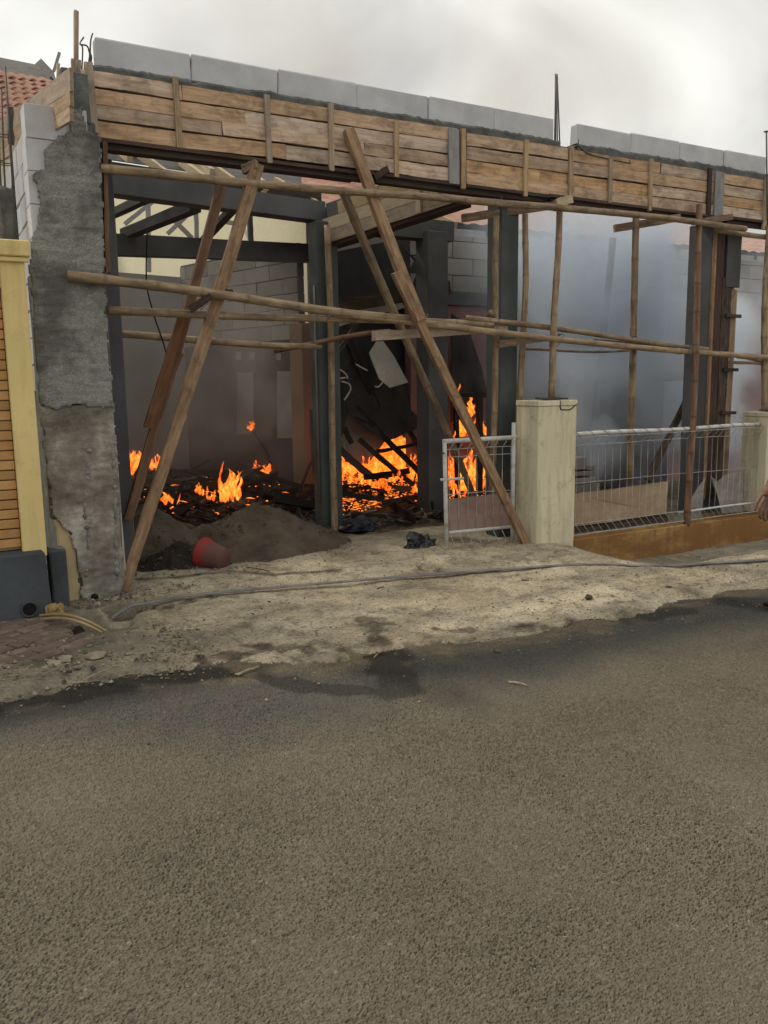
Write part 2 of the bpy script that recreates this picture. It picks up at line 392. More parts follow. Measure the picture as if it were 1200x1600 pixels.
a = NT('terracotta_slat'); g = a.noise(a.co((1, 1, 1), True), 6, 5)
c = a.ramp(g, [(0.3, (0.42, 0.225, 0.085)), (0.7, (0.55, 0.32, 0.135))])
hv = a.n('ShaderNodeHueSaturation'); a.l(c, hv.inputs['Color']); a.l(a.math('ADD', a.math('MULTIPLY', a.orand(), 0.35), 0.8), hv.inputs['Value'])
M['slat'] = a.done(hv.outputs[0], 0.85, g, 0.3, 0.003)

a = NT('clay_paver'); g = a.noise(a.co((1, 1, 1), True), 9, 6, 0.65)
c = a.ramp(g, [(0.3, (0.10, 0.075, 0.058)), (0.55, (0.165, 0.12, 0.095)), (0.72, (0.25, 0.195, 0.155))])
hv = a.n('ShaderNodeHueSaturation'); a.l(c, hv.inputs['Color']); a.l(a.math('ADD', a.math('MULTIPLY', a.orand(), 0.4), 0.75), hv.inputs['Value'])
M['paver'] = a.done(hv.outputs[0], 0.95, g, 0.6, 0.008, a.noise(a.co(), 90, 3), 0.5, 0.003)

# rough render with horizontal trowel drag
a = NT('rough_cement_render')
co = a.co((1, 1, 1)); cs = a.co((22, 22, 36))
g = a.noise(cs, 3.0, 8, 0.78, 0.6); g2 = a.noise(co, 3.0, 5, 0.6); g3 = a.noise(co, 140, 2)
c = a.ramp(g, [(0.3, (0.15, 0.15, 0.138)), (0.5, (0.36, 0.36, 0.335)), (0.72, (0.58, 0.575, 0.535))])
c = a.mix(a.ramp(g2, [(0.46, 0.0), (0.60, 0.78)]), c, (0.14, 0.138, 0.125))
M['render'] = a.done(c, 0.95, g, 1.0, 0.02, g3, 0.4, 0.003, 0.1)

a = NT('old_smooth_render')
co = a.co((1, 1, 1)); g2 = a.noise(co, 2.4, 6, 0.65); g = a.noise(a.co((8, 8, 24)), 3, 6, 0.7)
c = a.ramp(g2, [(0.36, (0.13, 0.115, 0.095)), (0.52, (0.28, 0.255, 0.215)), (0.64, (0.50, 0.475, 0.42))])
c = a.mix(0.5, c, a.ramp(g, [(0.3, 0.5), (0.7, 1.0)]), 'MULTIPLY')
M['oldrender'] = a.done(c, 0.92, g, 0.6, 0.008, g2, 0.8, 0.02, 0.15)

# road: chip-seal asphalt
a = NT('chip_asphalt'); co = a.co()
wv = a.n('ShaderNodeVectorMath', operation='ADD')
nz = a.n('ShaderNodeTexNoise', Scale=35.0, Detail=3.0); a.l(co, nz.inputs['Vector'])
sc_ = a.n('ShaderNodeVectorMath', operation='SCALE'); a.l(nz.outputs['Color'], sc_.inputs[0]); sc_.inputs['Scale'].default_value = 0.022
a.l(co, wv.inputs[0]); a.l(sc_.outputs[0], wv.inputs[1])
vd = a.vor(wv.outputs[0], 150.0, 'F1'); vc = a.vor(wv.outputs[0], 150.0, 'F1', 'Color')
big = a.noise(co, 0.9, 6, 0.6); med = a.noise(co, 7, 5, 0.65); fin = a.noise(co, 160, 3, 0.6); chip = a.noise(co, 110, 4, 0.7, 0.6)
c = a.ramp(big, [(0.30, (0.124, 0.107, 0.079)), (0.5, (0.143, 0.124, 0.092)), (0.70, (0.164, 0.143, 0.107))])
c = a.mix(0.5, c, a.ramp(chip, [(0.25, 0.7), (0.5, 0.95), (0.75, 1.12)]), 'MULTIPLY')
c = a.mix(0.8, c, a.ramp(a.attr('cell'), [(0.0, 0.78), (0.8, 1.0), (0.97, 1.08), (1.0, 1.6)]), 'MULTIPLY')
sep = a.n('ShaderNodeSeparateColor'); a.l(vc, sep.inputs[0])
c = a.mix(0.3, c, a.ramp(sep.outputs[0], [(0.0, 0.7), (0.8, 1.0), (1.0, 1.2)]), 'MULTIPLY')
c = a.mix(0.7, c, a.ramp(a.noise(a.co((1, 1, 1)), 2.6, 6, 0.7, 0.4), [(0.30, 0.86), (0.5, 0.97), (0.68, 1.06)]), 'MULTIPLY')
c = a.mix(a.ramp(a.noise(co, 3.3, 4, 0.7, 0.3), [(0.66, 0.0), (0.80, 0.22)]), c, (0.20, 0.155, 0.095))
c = a.mix(a.ramp(a.noise(co, 5.0, 8, 0.8, 0.5), [(0.69, 0.0), (0.74, 0.45)]), c, (0.30, 0.27, 0.23))
c = a.mix(a.ramp(a.noise(co, 300, 2), [(0.72, 0.0), (0.80, 0.35)]), c, (0.34, 0.31, 0.26))
c = a.mix(a.math('MULTIPLY', a.attr('grey'), a.ramp(a.noise(co, 3.5, 5, 0.7), [(0.3, 0.6), (0.65, 0.95)])), c, a.mix(a.ramp(chip, [(0.3, 0.0), (0.7, 1.0)]), (0.048, 0.049, 0.046), (0.098, 0.099, 0.092)))  # grey mask darkens the asphalt as the building's painted shadow
c = a.mix(a.math('MULTIPLY', a.attr('dust'), a.ramp(med, [(0.35, 0.3), (0.62, 1.0)])), c, (0.21, 0.165, 0.105))
c = a.mix(a.math('MULTIPLY', a.attr('wet'), 0.85), c, (0.024, 0.024, 0.021))
rg = a.ramp(a.attr('wet'), [(0.0, 0.92), (1.0, 0.62)])
c = a.mix(a.math('MULTIPLY', a.attr('gap'), 0.55), c, (0.045, 0.029, 0.023))  # dark binder in the gaps also paints crevice shadow between chips
h = a.math('ADD', a.math('MULTIPLY', vd, -1.3), a.math('ADD', a.math('MULTIPLY', chip, 1.0), a.math('MULTIPLY', sep.outputs[1], 0.35)))
M['asphalt'] = a.done(c, rg, h, 0.6, 0.006, fin, 0.4, 0.003, 0.2)

# apron: dusty broken concrete
a = NT('dusty_concrete'); co = a.co()
big = a.noise(co, 1.3, 7, 0.65); med = a.noise(co, 6, 6, 0.68, 0.5); fin = a.noise(co, 60, 4, 0.65); st = a.noise(a.co((9, 20, 9)), 2.2, 6, 0.7, 0.8)
c = a.ramp(big, [(0.28, (0.25, 0.207, 0.145)), (0.5, (0.47, 0.40, 0.285)), (0.70, (0.62, 0.545, 0.405))])
c = a.mix(a.ramp(med, [(0.50, 0.0), (0.66, 0.7)]), c, (0.155, 0.125, 0.09))
c = a.mix(a.ramp(st, [(0.56, 0.0), (0.66, 0.9)]), c, (0.075, 0.057, 0.042))
c = a.mix(0.7, c, a.ramp(fin, [(0.3, 0.45), (0.6, 1.15)]), 'MULTIPLY')
c = a.mix(a.ramp(a.noise(co, 26, 5, 0.75, 0.8), [(0.58, 0.0), (0.68, 0.8)]), c, (0.085, 0.066, 0.05))
c = a.mix(a.ramp(a.noise(co, 90, 3, 0.6), [(0.64, 0.0), (0.72, 0.5)]), c, (0.55, 0.48, 0.35))
c = a.mix(a.math('MULTIPLY', a.attr('dark'), a.ramp(med, [(0.3, 0.55), (0.6, 1.0)])), c, (0.05, 0.04, 0.032))
c = a.mix(a.math('MULTIPLY', a.attr('grey'), 0.7), c, a.mix(fin, (0.08, 0.075, 0.062), (0.18, 0.165, 0.135)))
M['apron'] = a.done(c, 0.95, med, 1.0, 0.03, fin, 0.9, 0.01, 0.1)

a = NT('ash_floor'); co = a.co()
big = a.noise(co, 1.5, 7, 0.7); med = a.noise(co, 9, 6, 0.7)
c = a.ramp(big, [(0.3, (0.016, 0.013, 0.011)), (0.6, (0.045, 0.036, 0.03)), (0.75, (0.12, 0.10, 0.08))])
c = a.mix(0.5, c, a.ramp(med, [(0.3, 0.4), (0.7, 1.3)]), 'MULTIPLY')
c = a.mix(a.math('MULTIPLY', a.attr('sandy'), a.ramp(med, [(0.35, 0.2), (0.6, 1.0)])), c, (0.24, 0.18, 0.11))
M['ash'] = a.done(c, 0.95, med, 0.9, 0.03, big, 0.5, 0.05, 0.1)

# fire: colour and strength follow the height of each tongue and a fine noise
def fire_mat(name, strength, hot=1.0):
    a = NT(name); a.t.nodes.remove(a.b)
    em = a.n('ShaderNodeEmission'); tr = a.n('ShaderNodeBsdfTransparent'); ms = a.n('ShaderNodeMixShader')
    n = a.noise(a.co((1, 1, 0.6)), 10, 6, 0.7, 1.5)
    t = a.math('ADD', a.math('MULTIPLY', a.attr('heat'), 0.6), a.math('ADD', a.math('MULTIPLY', a.math('SUBTRACT', n, 0.5), 2.6), 0.22))
    c = a.ramp(t, [(0.0, (1.0, 0.34, 0.05)), (0.22, (1.0, 0.135, 0.009)), (0.55, (0.62, 0.050, 0.004)), (1.0, (0.20, 0.012, 0.003))])
    s = a.ramp(t, [(0.0, 1.0), (0.5, 0.62), (1.0, 0.25)])
    a.l(c, em.inputs[0]); a.l(a.math('MULTIPLY', s, strength), em.inputs[1])
    n2 = a.noise(a.co((1, 1, 0.55)), 13, 5, 0.68, 1.2)
    ve = a.n('ShaderNodeEmission'); ve.inputs[0].default_value = (1.0, 0.17, 0.012, 1); ve.inputs[1].default_value = strength*4.5; a.l(ve.outputs[0], a.out.inputs['Volume'])
    al = a.ramp(a.math('SUBTRACT', n2, a.math('MULTIPLY', a.attr('heat'), 0.18)), [(0.36, 0.0), (0.66, 0.75)])
    a.l(al, ms.inputs[0]); a.l(tr.outputs[0], ms.inputs[1]); a.l(em.outputs[0], ms.inputs[2]); a.l(ms.outputs[0], a.out.inputs[0])
    return a.m
M['fire'] = fire_mat('flame', 1.9)
M['redfire'] = fire_mat('red_flame', 1.2)
a = NT('ember'); a.t.nodes.remove(a.b); em = a.n('ShaderNodeEmission')
c = a.ramp(a.noise(a.co(), 25, 3), [(0.35, (0.25, 0.02, 0.004)), (0.6, (1.0, 0.25, 0.03))]); a.l(c, em.inputs[0]); em.inputs[1].default_value = 1.5; a.l(em.outputs[0], a.out.inputs[0])
M['ember'] = a.m
#@@BODY
# ================================================================== GROUND
def sm(x, a, b):
    t = np.clip((x-a)/(b-a), 0, 1); return t*t*(3-2*t)
def nz2(x, y, s, seed=0.0, oct=3):
    x = np.asarray(x, float); y = np.asarray(y, float); out = np.zeros(x.shape)
    f = out.ravel(); xr, yr = x.ravel(), y.ravel()
    for i in range(f.size):
        f[i] = mnoise.fractal(Vector((xr[i]*s+seed, yr[i]*s-seed, seed*1.7)), 1.0, 2.0, oct)
    return out
def spaced(lo, a, b, hi, d):
    mid = np.arange(a, b, d); L, Rr = [], []
    x, st = a, d
    while x > lo: st *= 1.35; x -= st; L.append(x)
    x, st = mid[-1], d
    while x < hi: st *= 1.35; x += st; Rr.append(x)
    return np.array(L[::-1]+list(mid)+Rr)
def grid_obj(name, xs, ys, zf, mat, attrs=None, parent=None, smooth=True):
    X, Y = np.meshgrid(xs, ys); Z = zf(X, Y)
    nx, ny = len(xs), len(ys)
    v = np.stack([X.ravel(), Y.ravel(), Z.ravel()], 1)
    i = np.arange(nx*ny).reshape(ny, nx)
    f = np.stack([i[:-1, :-1].ravel(), i[:-1, 1:].ravel(), i[1:, 1:].ravel(), i[1:, :-1].ravel()], 1)
    me = bpy.data.meshes.new(name); me.from_pydata(v.tolist(), [], f.tolist()); me.update()
    if smooth: me.polygons.foreach_set('use_smooth', [True]*len(me.polygons))
    me.materials.append(mat)
    for k, fn in (attrs or {}).items():
        at_ = me.attributes.new(k, 'FLOAT', 'POINT'); at_.data.foreach_set('value', np.clip(fn(X, Y), 0, 1).ravel().astype(np.float32))
    return link(bpy.data.objects.new(name, me), parent)
def seg_dist(X, Y, pts):
    d = np.full(X.shape, 1e9)
    for (ax, ay), (bx, by) in zip(pts[:-1], pts[1:]):
        dx, dy = bx-ax, by-ay; t = np.clip(((X-ax)*dx+(Y-ay)*dy)/(dx*dx+dy*dy), 0, 1)
        d = np.minimum(d, np.hypot(X-ax-t*dx, Y-ay-t*dy))
    return d
EDGE = ([-40, -2, 0.21, 0.69, 1.29, 2.0, 2.66, 3.43, 3.9, 4.6, 5.4, 12, 60], [4.34, 4.34, 4.44, 4.56, 4.36, 4.14, 4.02, 3.95, 3.92, 4.03, 3.9, 3.9, 3.9])
def edge_y(X): return np.interp(X, *EDGE)
def P2(px, py): p = atz(px, py); return (p.x, p.y)

rx = spaced(-60, -0.15, 4.9, 70, 0.0052)
yy, st = [0.92], 0.0036
while yy[-1] < 4.30: st = 0.0036*max(1.0, yy[-1]/1.42)**1.05; yy.append(yy[-1]+st)
lo_, x_, st = [], 0.92, 0.0036
while x_ > -40: st *= 1.35; x_ -= st; lo_.append(x_)
ry = np.array(lo_[::-1]+yy+[4.36, 4.5, 4.75])
RN = {}
def coarse(X, Y, s, seed, oct=3, d=0.035, box=(-0.3, 5.1, 0.85, 4.8)):
    """mathutils noise on a coarse lattice, interpolated"""
    cx_ = np.arange(box[0], box[1]+d, d); cy_ = np.arange(box[2], box[3]+d, d)
    A, B = np.meshgrid(cx_, cy_); N = nz2(A, B, s, seed, oct)
    fx_ = np.clip((X-cx_[0])/d, 0, len(cx_)-1.001); fy_ = np.clip((Y-cy_[0])/d, 0, len(cy_)-1.001)
    i, j = fx_.astype(int), fy_.astype(int); u, v = fx_-i, fy_-j
    return (N[j, i]*(1-u)+N[j, i+1]*u)*(1-v)+(N[j+1, i]*(1-u)+N[j+1, i+1]*u)*v
def chips(X, Y, c=0.0118):
    """stone chips of the surface dressing: each cell is a small tilted facet"""
    gi, gj = np.floor(X/c).astype(np.int64), np.floor(Y/c).astype(np.int64)
    def hsh(i, j, k):
        h = (i*374761393+j*668265263+k*2147483647+12345) & 0xFFFFFFFF
        h = ((h ^ (h >> 13))*1274126177) & 0xFFFFFFFF
        h = ((h ^ (h >> 16))*2246822519) & 0xFFFFFFFF
        return ((h ^ (h >> 15)) & 0xFFFFFF)/float(0xFFFFFF)
    f1 = np.full(X.shape, 9.0); f2 = np.full(X.shape, 9.0); H = np.zeros(X.shape); V = np.zeros(X.shape)
    for di in (-1, 0, 1):
        for dj in (-1, 0, 1):
            a_, b_ = gi+di, gj+dj
            px_ = (a_+0.1+0.8*hsh(a_, b_, 1))*c; py_ = (b_+0.1+0.8*hsh(a_, b_, 2))*c
            wgt = 0.75+0.5*hsh(a_, b_, 6)
            dx, dy = (X-px_)/c, (Y-py_)/c; d = np.hypot(dx, dy)*wgt
            h = 0.0030*(hsh(a_, b_, 3)-0.5)+(0.0030*(hsh(a_, b_, 4)-0.5)*dx+0.0030*(hsh(a_, b_, 5)-0.5)*dy)
            n = d < f1
            f2 = np.where(n, f1, np.minimum(f2, d)); H = np.where(n, h, H); V = np.where(n, hsh(a_, b_, 7), V); f1 = np.where(n, d, f1)
    gap = 1-np.clip((f2-f1)/0.22, 0, 1)
    return H*1.45-0.0040*gap, V, gap
def road_z(X, Y):
    RN['a'] = coarse(X, Y, 1.1, 3.0); RN['b'] = coarse(X, Y, 5.0, 9.0, 2)
    near = (X > -0.2) & (X < 4.95) & (Y > 0.92) & (Y < 4.35)
    H, V, G_ = chips(X, Y); RN['V'] = np.where(near, V, 0.7); RN['G'] = np.where(near, G_, 0.15)
    k = np.clip(0.95+0.5*coarse(X, Y, 2.0, 31.0), 0.55, 1.3)
    return 0.012*RN['a']+0.004*RN['b']-0.012*sm(Y, 3.2, 4.2)+np.where(near, H*k, 0)
wet_lines = [([P2(-30, 1095), P2(60, 1080), P2(150, 1066), P2(260, 1054), P2(330, 1050)], 0.16),
             ([P2(330, 1050), P2(400, 1058), P2(470, 1068), P2(540, 1078), P2(640, 1082)], 0.075),
             ([P2(598, 1020), P2(615, 1045), P2(625, 1080)], 0.15), ([P2(870, 968), P2(960, 962), P2(1060, 952)], 0.13), ([P2(1150, 938), P2(1230, 945)], 0.16)]
def road_wet(X, Y):
    o = np.zeros(X.shape)
    for pts, wd in wet_lines:
        d = seg_dist(X, Y, pts)+0.09*RN['b']+0.05*RN['a']
        o = np.maximum(o, 1-sm(d, wd*0.7, wd*1.2))
    return o
def road_shade(X, Y):  # band that paints the beam's soft shadow along the road edge
    yb = 3.28-0.12*sm(X, 2.2, 4.5)+0.30*RN['a']+0.12*RN['b']+0.62*(1-sm(X, 0.2, 1.4))
    return sm(Y, yb-0.28, yb+0.28)
def road_dust(X, Y):
    d = Y-edge_y(X)+0.28*RN['b']+0.2*RN['a']
    return 0.95*sm(d, -0.34, 0.02)
road = grid_obj('road', rx, ry, road_z, M['asphalt'], {'wet': road_wet, 'grey': road_shade, 'dust': road_dust, 'cell': lambda X, Y: RN['V'], 'gap': lambda X, Y: RN['G']}, None, False)
tag(road, kind='structure')

def apron_h(X, Y):
    z = np.full(X.shape, 0.03)
    z = z-0.27*sm(X, 5.02, 5.45)*sm(Y, 4.5, 5.6)*(1-sm(Y, 6.1, 6.25))
    z = z+0.03*np.exp(-((X-4.3)**2/0.6+(Y-6.0)**2/0.3))
    z = z-0.10*sm(-X, -0.72, -0.6)*(1-sm(Y, 5.9, 6.2))*0
    # drain mouth beside the plastered column
    q = np.maximum(np.abs(X-1.14)/0.15, np.abs(Y-5.70)/0.10)
    z = z-0.40*(1-sm(q, 0.75, 1.1))
    q2 = np.maximum(np.abs(X-0.92)/0.22, np.abs(Y-5.42)/0.17)
    z = z-0.07*(1-sm(q2, 0.7, 1.2))
    return z
AN = {}
def apron_z(X, Y):
    AN['a'] = nz2(X, Y, 2.3, 1.0); AN['b'] = nz2(X, Y, 9.0, 4.0, 3)
    z = apron_h(X, Y)+0.012*AN['a']+0.007*AN['b']
    e = Y-edge_y(X)+0.10*AN['a']+0.05*AN['b']
    # slab step: cracked old edge a little before the gate line
    st = 6.02-0.05*(X-1.6)+0.05*AN['b']
    z = z-0.022*(1-sm(Y, st-0.02, st+0.02))*(X > 1.3)*(1-sm(X, 3.4, 4.4))
    return np.minimum(z, -0.030+np.clip(e+0.10, 0, 1)*0.34)
crack = [P2(215, 912), P2(300, 905), P2(360, 898), P2(430, 903), P2(530, 896)]
muds = [([P2(330, 1035), P2(420, 1010), P2(520, 1020)], 0.05), ([P2(565, 960), P2(590, 990), P2(605, 1010)], 0.07), ([P2(680, 990), P2(800, 985), P2(900, 975)], 0.05), ([P2(130, 975), P2(180, 990), P2(140, 1015), P2(60, 1045)], 0.12), ([P2(225, 955), P2(330, 935)], 0.03)]
def apron_dark(X, Y):
    o = 0.9*(1-sm(seg_dist(X, Y, crack)+0.05*AN['b'], 0.012, 0.075))
    for pts, wd in muds:
        o = np.maximum(o, 0.85*(1-sm(seg_dist(X, Y, pts)+0.14*AN['b']+0.05*AN['a'], wd*0.4, wd*1.3)))
    o = np.maximum(o, 0.9*sm(Y, 6.55, 7.1)*(1-sm(X, 3.2, 3.9)))
    q = np.maximum(np.abs(X-1.14)/0.15, np.abs(Y-5.70)/0.11); o = np.maximum(o, 1.2*(1-sm(q, 0.9, 1.2)))  # drain pit coloured dark to paint the shade inside it
    e = Y-edge_y(X)+0.2*AN['b']
    return np.maximum(o, 0.5*(1-sm(e, 0.0, 0.22))*sm(AN['a'], -0.2, 0.3))
def apron_grey(X, Y):
    o = np.exp(-(((X-1.3)/0.5)**2+((Y-4.85)/0.22)**2))
    o = np.maximum(o, 0.8*sm(X, 4.9, 5.4)*sm(Y, 4.7, 5.2))
    o = np.maximum(o, (1-sm(X, 0.9, 1.3))*0.9)
    o = np.maximum(o, 0.75*sm(Y, 6.35, 6.9))
    return o+0.5*AN['b']*(o > 0.05)
ax = spaced(-14, -0.4, 6.9, 26, 0.03); ay = np.arange(3.72, 7.3, 0.028)
apron = grid_obj('driveway', ax, ay, apron_z, M['apron'], {'dark': apron_dark, 'grey': apron_grey})
tag(apron, kind='structure')

# floor of the burning plot: ash, with a bare sandy patch
def heap(X, Y):
    h = 0.16*np.exp(-(((X-3.2)/1.1)**2+((Y-10.4)/1.0)**2)) + 0.22*np.exp(-(((X-5.2)/0.9)**2+((Y-9.2)/0.7)**2))
    h = h+0.16*np.exp(-(((X-5.0)/0.6)**2+((Y-9.0)/0.5)**2))
    h = h+0.25*np.exp(-(((X-2.6)/1.0)**2+((Y-12.2)/0.9)**2))+0.2*np.exp(-(((X-6.2)/0.9)**2+((Y-8.6)/0.6)**2))
    return h
FN = {}
def floor_z(X, Y):
    FN['a'] = nz2(X, Y, 1.3, 6.0); FN['b'] = nz2(X, Y, 6.0, 2.0, 3)
    return 0.0+heap(X, Y)*(0.8+0.5*FN['a'])+0.03*FN['b']*(Y > 7.4)+0.015*FN['a']
def floor_sandy(X, Y):
    p = P2(590, 800); q = P2(470, 780)
    o = np.maximum(np.exp(-(((X-p[0])/0.7)**2+((Y-p[1])/0.35)**2)), np.exp(-(((X-q[0])/0.6)**2+((Y-q[1])/0.25)**2)))
    r = P2(330, 800)
    o = np.maximum(o, np.exp(-(((X-r[0])/0.9)**2+((Y-r[1])/0.3)**2)))
    o = np.maximum(o, (1-sm(Y, 7.2, 7.9))*sm(X, 3.0, 3.8))
    return np.maximum(o, 0.9*sm(X, 6.0, 6.6))+0.4*FN['b']
fx = spaced(-30, 0.8, 9, 60, 0.06); fy = spaced(7.0, 7.05, 12.5, 60, 0.06)
fl = grid_obj('ground', fx, fy, floor_z, M['ash'], {'sandy': floor_sandy}); tag(fl, kind='structure')

# paved strip in front of the neighbour's wall, herringbone pavers
walk = box('sidewalk', (-3.0, 4.78, -0.12), (0.80, 5.86, -0.008), M['ash'], None, 0.01); tag(walk, kind='structure')
proto = None; k = 0
for i in range(-14, 8):
    for j in range(-6, 22):
        for (du, dv, rot) in ((0.0, 0.0, 0), (0.155, 0.05, 90)):
            # herringbone lattice
            u = i*0.105+j*0.105; v = -i*0.105+j*0.105
            cu, cv = u+du, v+dv
            ang = math.radians(32)
            x = 0.05+cu*math.cos(ang)-cv*math.sin(ang); y = 5.1+cu*math.sin(ang)+cv*math.cos(ang)
            if rot: continue
            cu = i*0.208+(j % 2)*0.104; cv = j*0.104
            x = -0.1+cu*math.cos(ang)-cv*math.sin(ang); y = 4.9+cu*math.sin(ang)+cv*math.cos(ang)
            if not (-0.75 < x < 0.73 and 4.86 < y < 5.78): continue
            if x > 0.55 and y < 5.0: continue
            mw = Matrix.Translation((x, y, 0.012+random.uniform(-0.004, 0.008))) @ Matrix.Rotation(ang+math.radians(rot)+random.uniform(-0.03, 0.03), 4, 'Z') @ Matrix.Rotation(random.uniform(-0.03, 0.03), 4, 'X')
            if proto is None:
                proto = bm_obj('paver', box_bm(0.190, 0.092, 0.05, 0.007, 0.002), M['paver'], walk, mw)
            else: copy_obj(proto, walk, mw)
            k += 1
print('pavers', k)

# ================================================================== PLASTERED COLUMN (left end of the opening)
pc = empty('plastered_column', (1.0, 6.3, 0.0), 'rough grey cement rendered column with bare blocks at its upper left corner', 'column')
zj = [3.36, 3.145, 2.94, 2.73, 2.52, 2.31]
for i in range(len(zj)-1):
    o = 0.012 if i == 0 else random.uniform(-0.003, 0.003)
    box('block', (0.745+o*0.5, 6.135+random.uniform(-0.002, 0.002), zj[i+1]+0.002), (1.08 if i % 2 else 1.14, 6.34, zj[i]-0.002), M['aac'], pc, 0.003)
# dark old stub below and the core behind the render
box('core', (0.80, 6.16, 2.2), (1.2, 6.44, 3.30), M['mortar'], pc, 0.01)
box('core', (0.725, 6.145, 0.62), (1.2, 6.44, 2.30), M['mortar'], pc, 0.012, 0.003, 3)
box('core', (0.80, 6.15, -0.2), (1.2, 6.44, 0.618), M['mortar'], pc, 0.012, 0.003, 3)
box('neck', (1.035, 6.145, 3.28), (1.17, 6.4, 3.60), M['mortar'], pc, 0.01, 0.004, 2)
def in_poly(x, z, poly):
    c = False; n = len(poly); j = n-1
    for i in range(n):
        xi, zi = poly[i]; xj, zj_ = poly[j]
        if (zi > z) != (zj_ > z) and x < (xj-xi)*(z-zi)/(zj_-zi)+xi: c = not c
        j = i
    return c
def pxz(px, py, Y): p = at(px, py, Y); return (p.x, p.z)
def plaster(name, poly, Y, th, mat, parent, d=0.0115, amp=0.012, jag=0.02, seed=0.0, rfun=None):
    xs = np.arange(min(p[0] for p in poly), max(p[0] for p in poly)+d, d); zs = np.arange(min(p[1] for p in poly), max(p[1] for p in poly)+d, d)
    bm = bmesh.new(); V = {}
    def vert(i, k):
        if (i, k) not in V:
            x, z = xs[0]+i*d, zs[0]+k*d
            n = mnoise.fractal(Vector((x*9+seed, z*22, seed)), 0.9, 2.1, 4)
            b = mnoise.noise(Vector((x*3, z*3, seed+3)))
            V[(i, k)] = bm.verts.new((x, Y-amp*n-amp*0.7*b, z))
        return V[(i, k)]
    for i in range(len(xs)):
        for k in range(len(zs)):
            x, z = xs[0]+(i+.5)*d, zs[0]+(k+.5)*d
            jx = jag*mnoise.fractal(Vector((x*11, z*11, seed+9)), 0.8, 2, 3); jz = jag*mnoise.fractal(Vector((x*11+20, z*11, seed+9)), 0.8, 2, 3)
            if in_poly(x+jx, z+jz, poly):
                bm.faces.new((vert(i, k), vert(i+1, k), vert(i+1, k+1), vert(i, k+1)))
    r = bmesh.ops.extrude_face_region(bm, geom=bm.faces[:])
    for v in r['geom']:
        if isinstance(v, bmesh.types.BMVert): v.co.y = Y+th
    bmesh.ops.recalc_face_normals(bm, faces=bm.faces[:])
    c = Vector(((xs[0]+xs[-1])/2, Y, (zs[0]+zs[-1])/2))
    for v in bm.verts: v.co -= c
    return bm_obj(name, bm, mat, parent, Matrix.Translation(c), True)
YP = 6.105
up = [(130, 168), (134, 205), (158, 214), (160, 300), (163, 420), (170, 560), (178, 640), (126, 632), (92, 640), (62, 632), (56, 560), (50, 470), (47, 425), (50, 370), (58, 350), (64, 330), (64, 300), (52, 280), (60, 262), (74, 262), (66, 232), (80, 222), (92, 212), (110, 208), (111, 170)]
plaster('cement_render', [pxz(x, y, YP) for x, y in up], YP, 0.03, M['render'], pc, amp=0.011)
lo = [(62, 632), (178, 630), (186, 760), (196, 905), (188, 935), (130, 945), (128, 905), (122, 870), (112, 835), (88, 812), (78, 770), (70, 700)]
plaster('old_render', [pxz(x, y, YP) for x, y in lo], YP+0.012, 0.04, M['oldrender'], pc, amp=0.009, seed=4.0)
oc = [(86, 812), (104, 826), (118, 842), (118, 868), (124, 905), (128, 948), (104, 955), (98, 905), (92, 860)]
plaster('old_paint_patch', [pxz(x, y, YP) for x, y in oc], YP+0.035, 0.03, M['oldcream'], pc, amp=0.002, jag=0.012, seed=7.0)
# raised cement ridges left by the old formwork
for i, (pts, r) in enumerate((([(138, 700), (136, 745), (133, 800), (140, 840), (136, 900)], 0.013), ([(176, 690), (178, 760), (181, 830), (184, 905)], 0.012))):
    tube('cement_ridge', spline([at(x+random.uniform(-2, 2), y, YP+0.022) for x, y in pts], 24), r*1.9, M['render'], pc, 7, lambda t: 0.35+1.3*abs(mnoise.noise(Vector((t*19, r*900, 0)))))
h = tube('pipe_hole', [at(148, 933, YP-0.012), at(148, 933, YP+0.15)], 0.026, M['hole'], pc, 12)  # solid black plug stands in for the shaded hole
# white lath leaning on the inner edge
plank('edge_lath', at(179, 680, 6.14), at(195, 890, 6.14), 0.02, 0.012, M['panel'], pc, (0, -1, 0), jit=0.004)
plank('corner_board', at(163, 222, 6.16), at(168, 425, 6.16), 0.045, 0.03, M['red_prop'], pc, (0, -1, 0), jit=0.005)

# dark inner post right behind it
ip = empty('concrete_post', (1.33, 6.72, 0), 'dark smooth concrete post just behind the rendered column', 'post')
box('shaft', (1.26, 6.66, -0.1), (1.40, 6.80, 3.2), M['concrete'], ip, 0.006)

# ================================================================== NEIGHBOUR'S WALL, far left
nb = empty('boundary_wall', (0.3, 6.0, 0), 'yellow boundary wall with orange slatted infill and dark slate base', 'wall')
box('pillar', (0.515, 5.97, 0.40), (0.665, 6.2, 2.36), M['yellow'], nb, 0.006)
box('backing', (-2.4, 6.075, 0.40), (0.513, 6.2, 2.36), M['yellow'], nb, 0.004)
box('lintel', (-2.4, 5.972, 2.165), (0.513, 6.072, 2.36), M['yellow'], nb, 0.004)
box('capping', (-2.4, 5.93, 2.363), (0.70, 6.24, 2.465), M['yellow'], nb, 0.008)
box('cap_lip', (-2.4, 5.945, 2.33), (0.69, 5.968, 2.361), M['yellow'], nb, 0.005)
z = 0.47; first = None
while z < 2.14:
    mw = Matrix.Translation((-0.928, 6.045+random.uniform(-0.004, 0.004), z+0.031))
    if first is None: first = bm_obj('slat', box_bm(2.88, 0.055, 0.058, 0.004), M['slat'], nb, mw)
    else: copy_obj(first, nb, mw)
    z += 0.0655
bm = box_bm(3.06, 0.42, 0.66, 0.012)
o = bm_obj('plinth', bm, M['slate'], nb, Matrix.Translation((-0.89, 6.03, 0.118)))
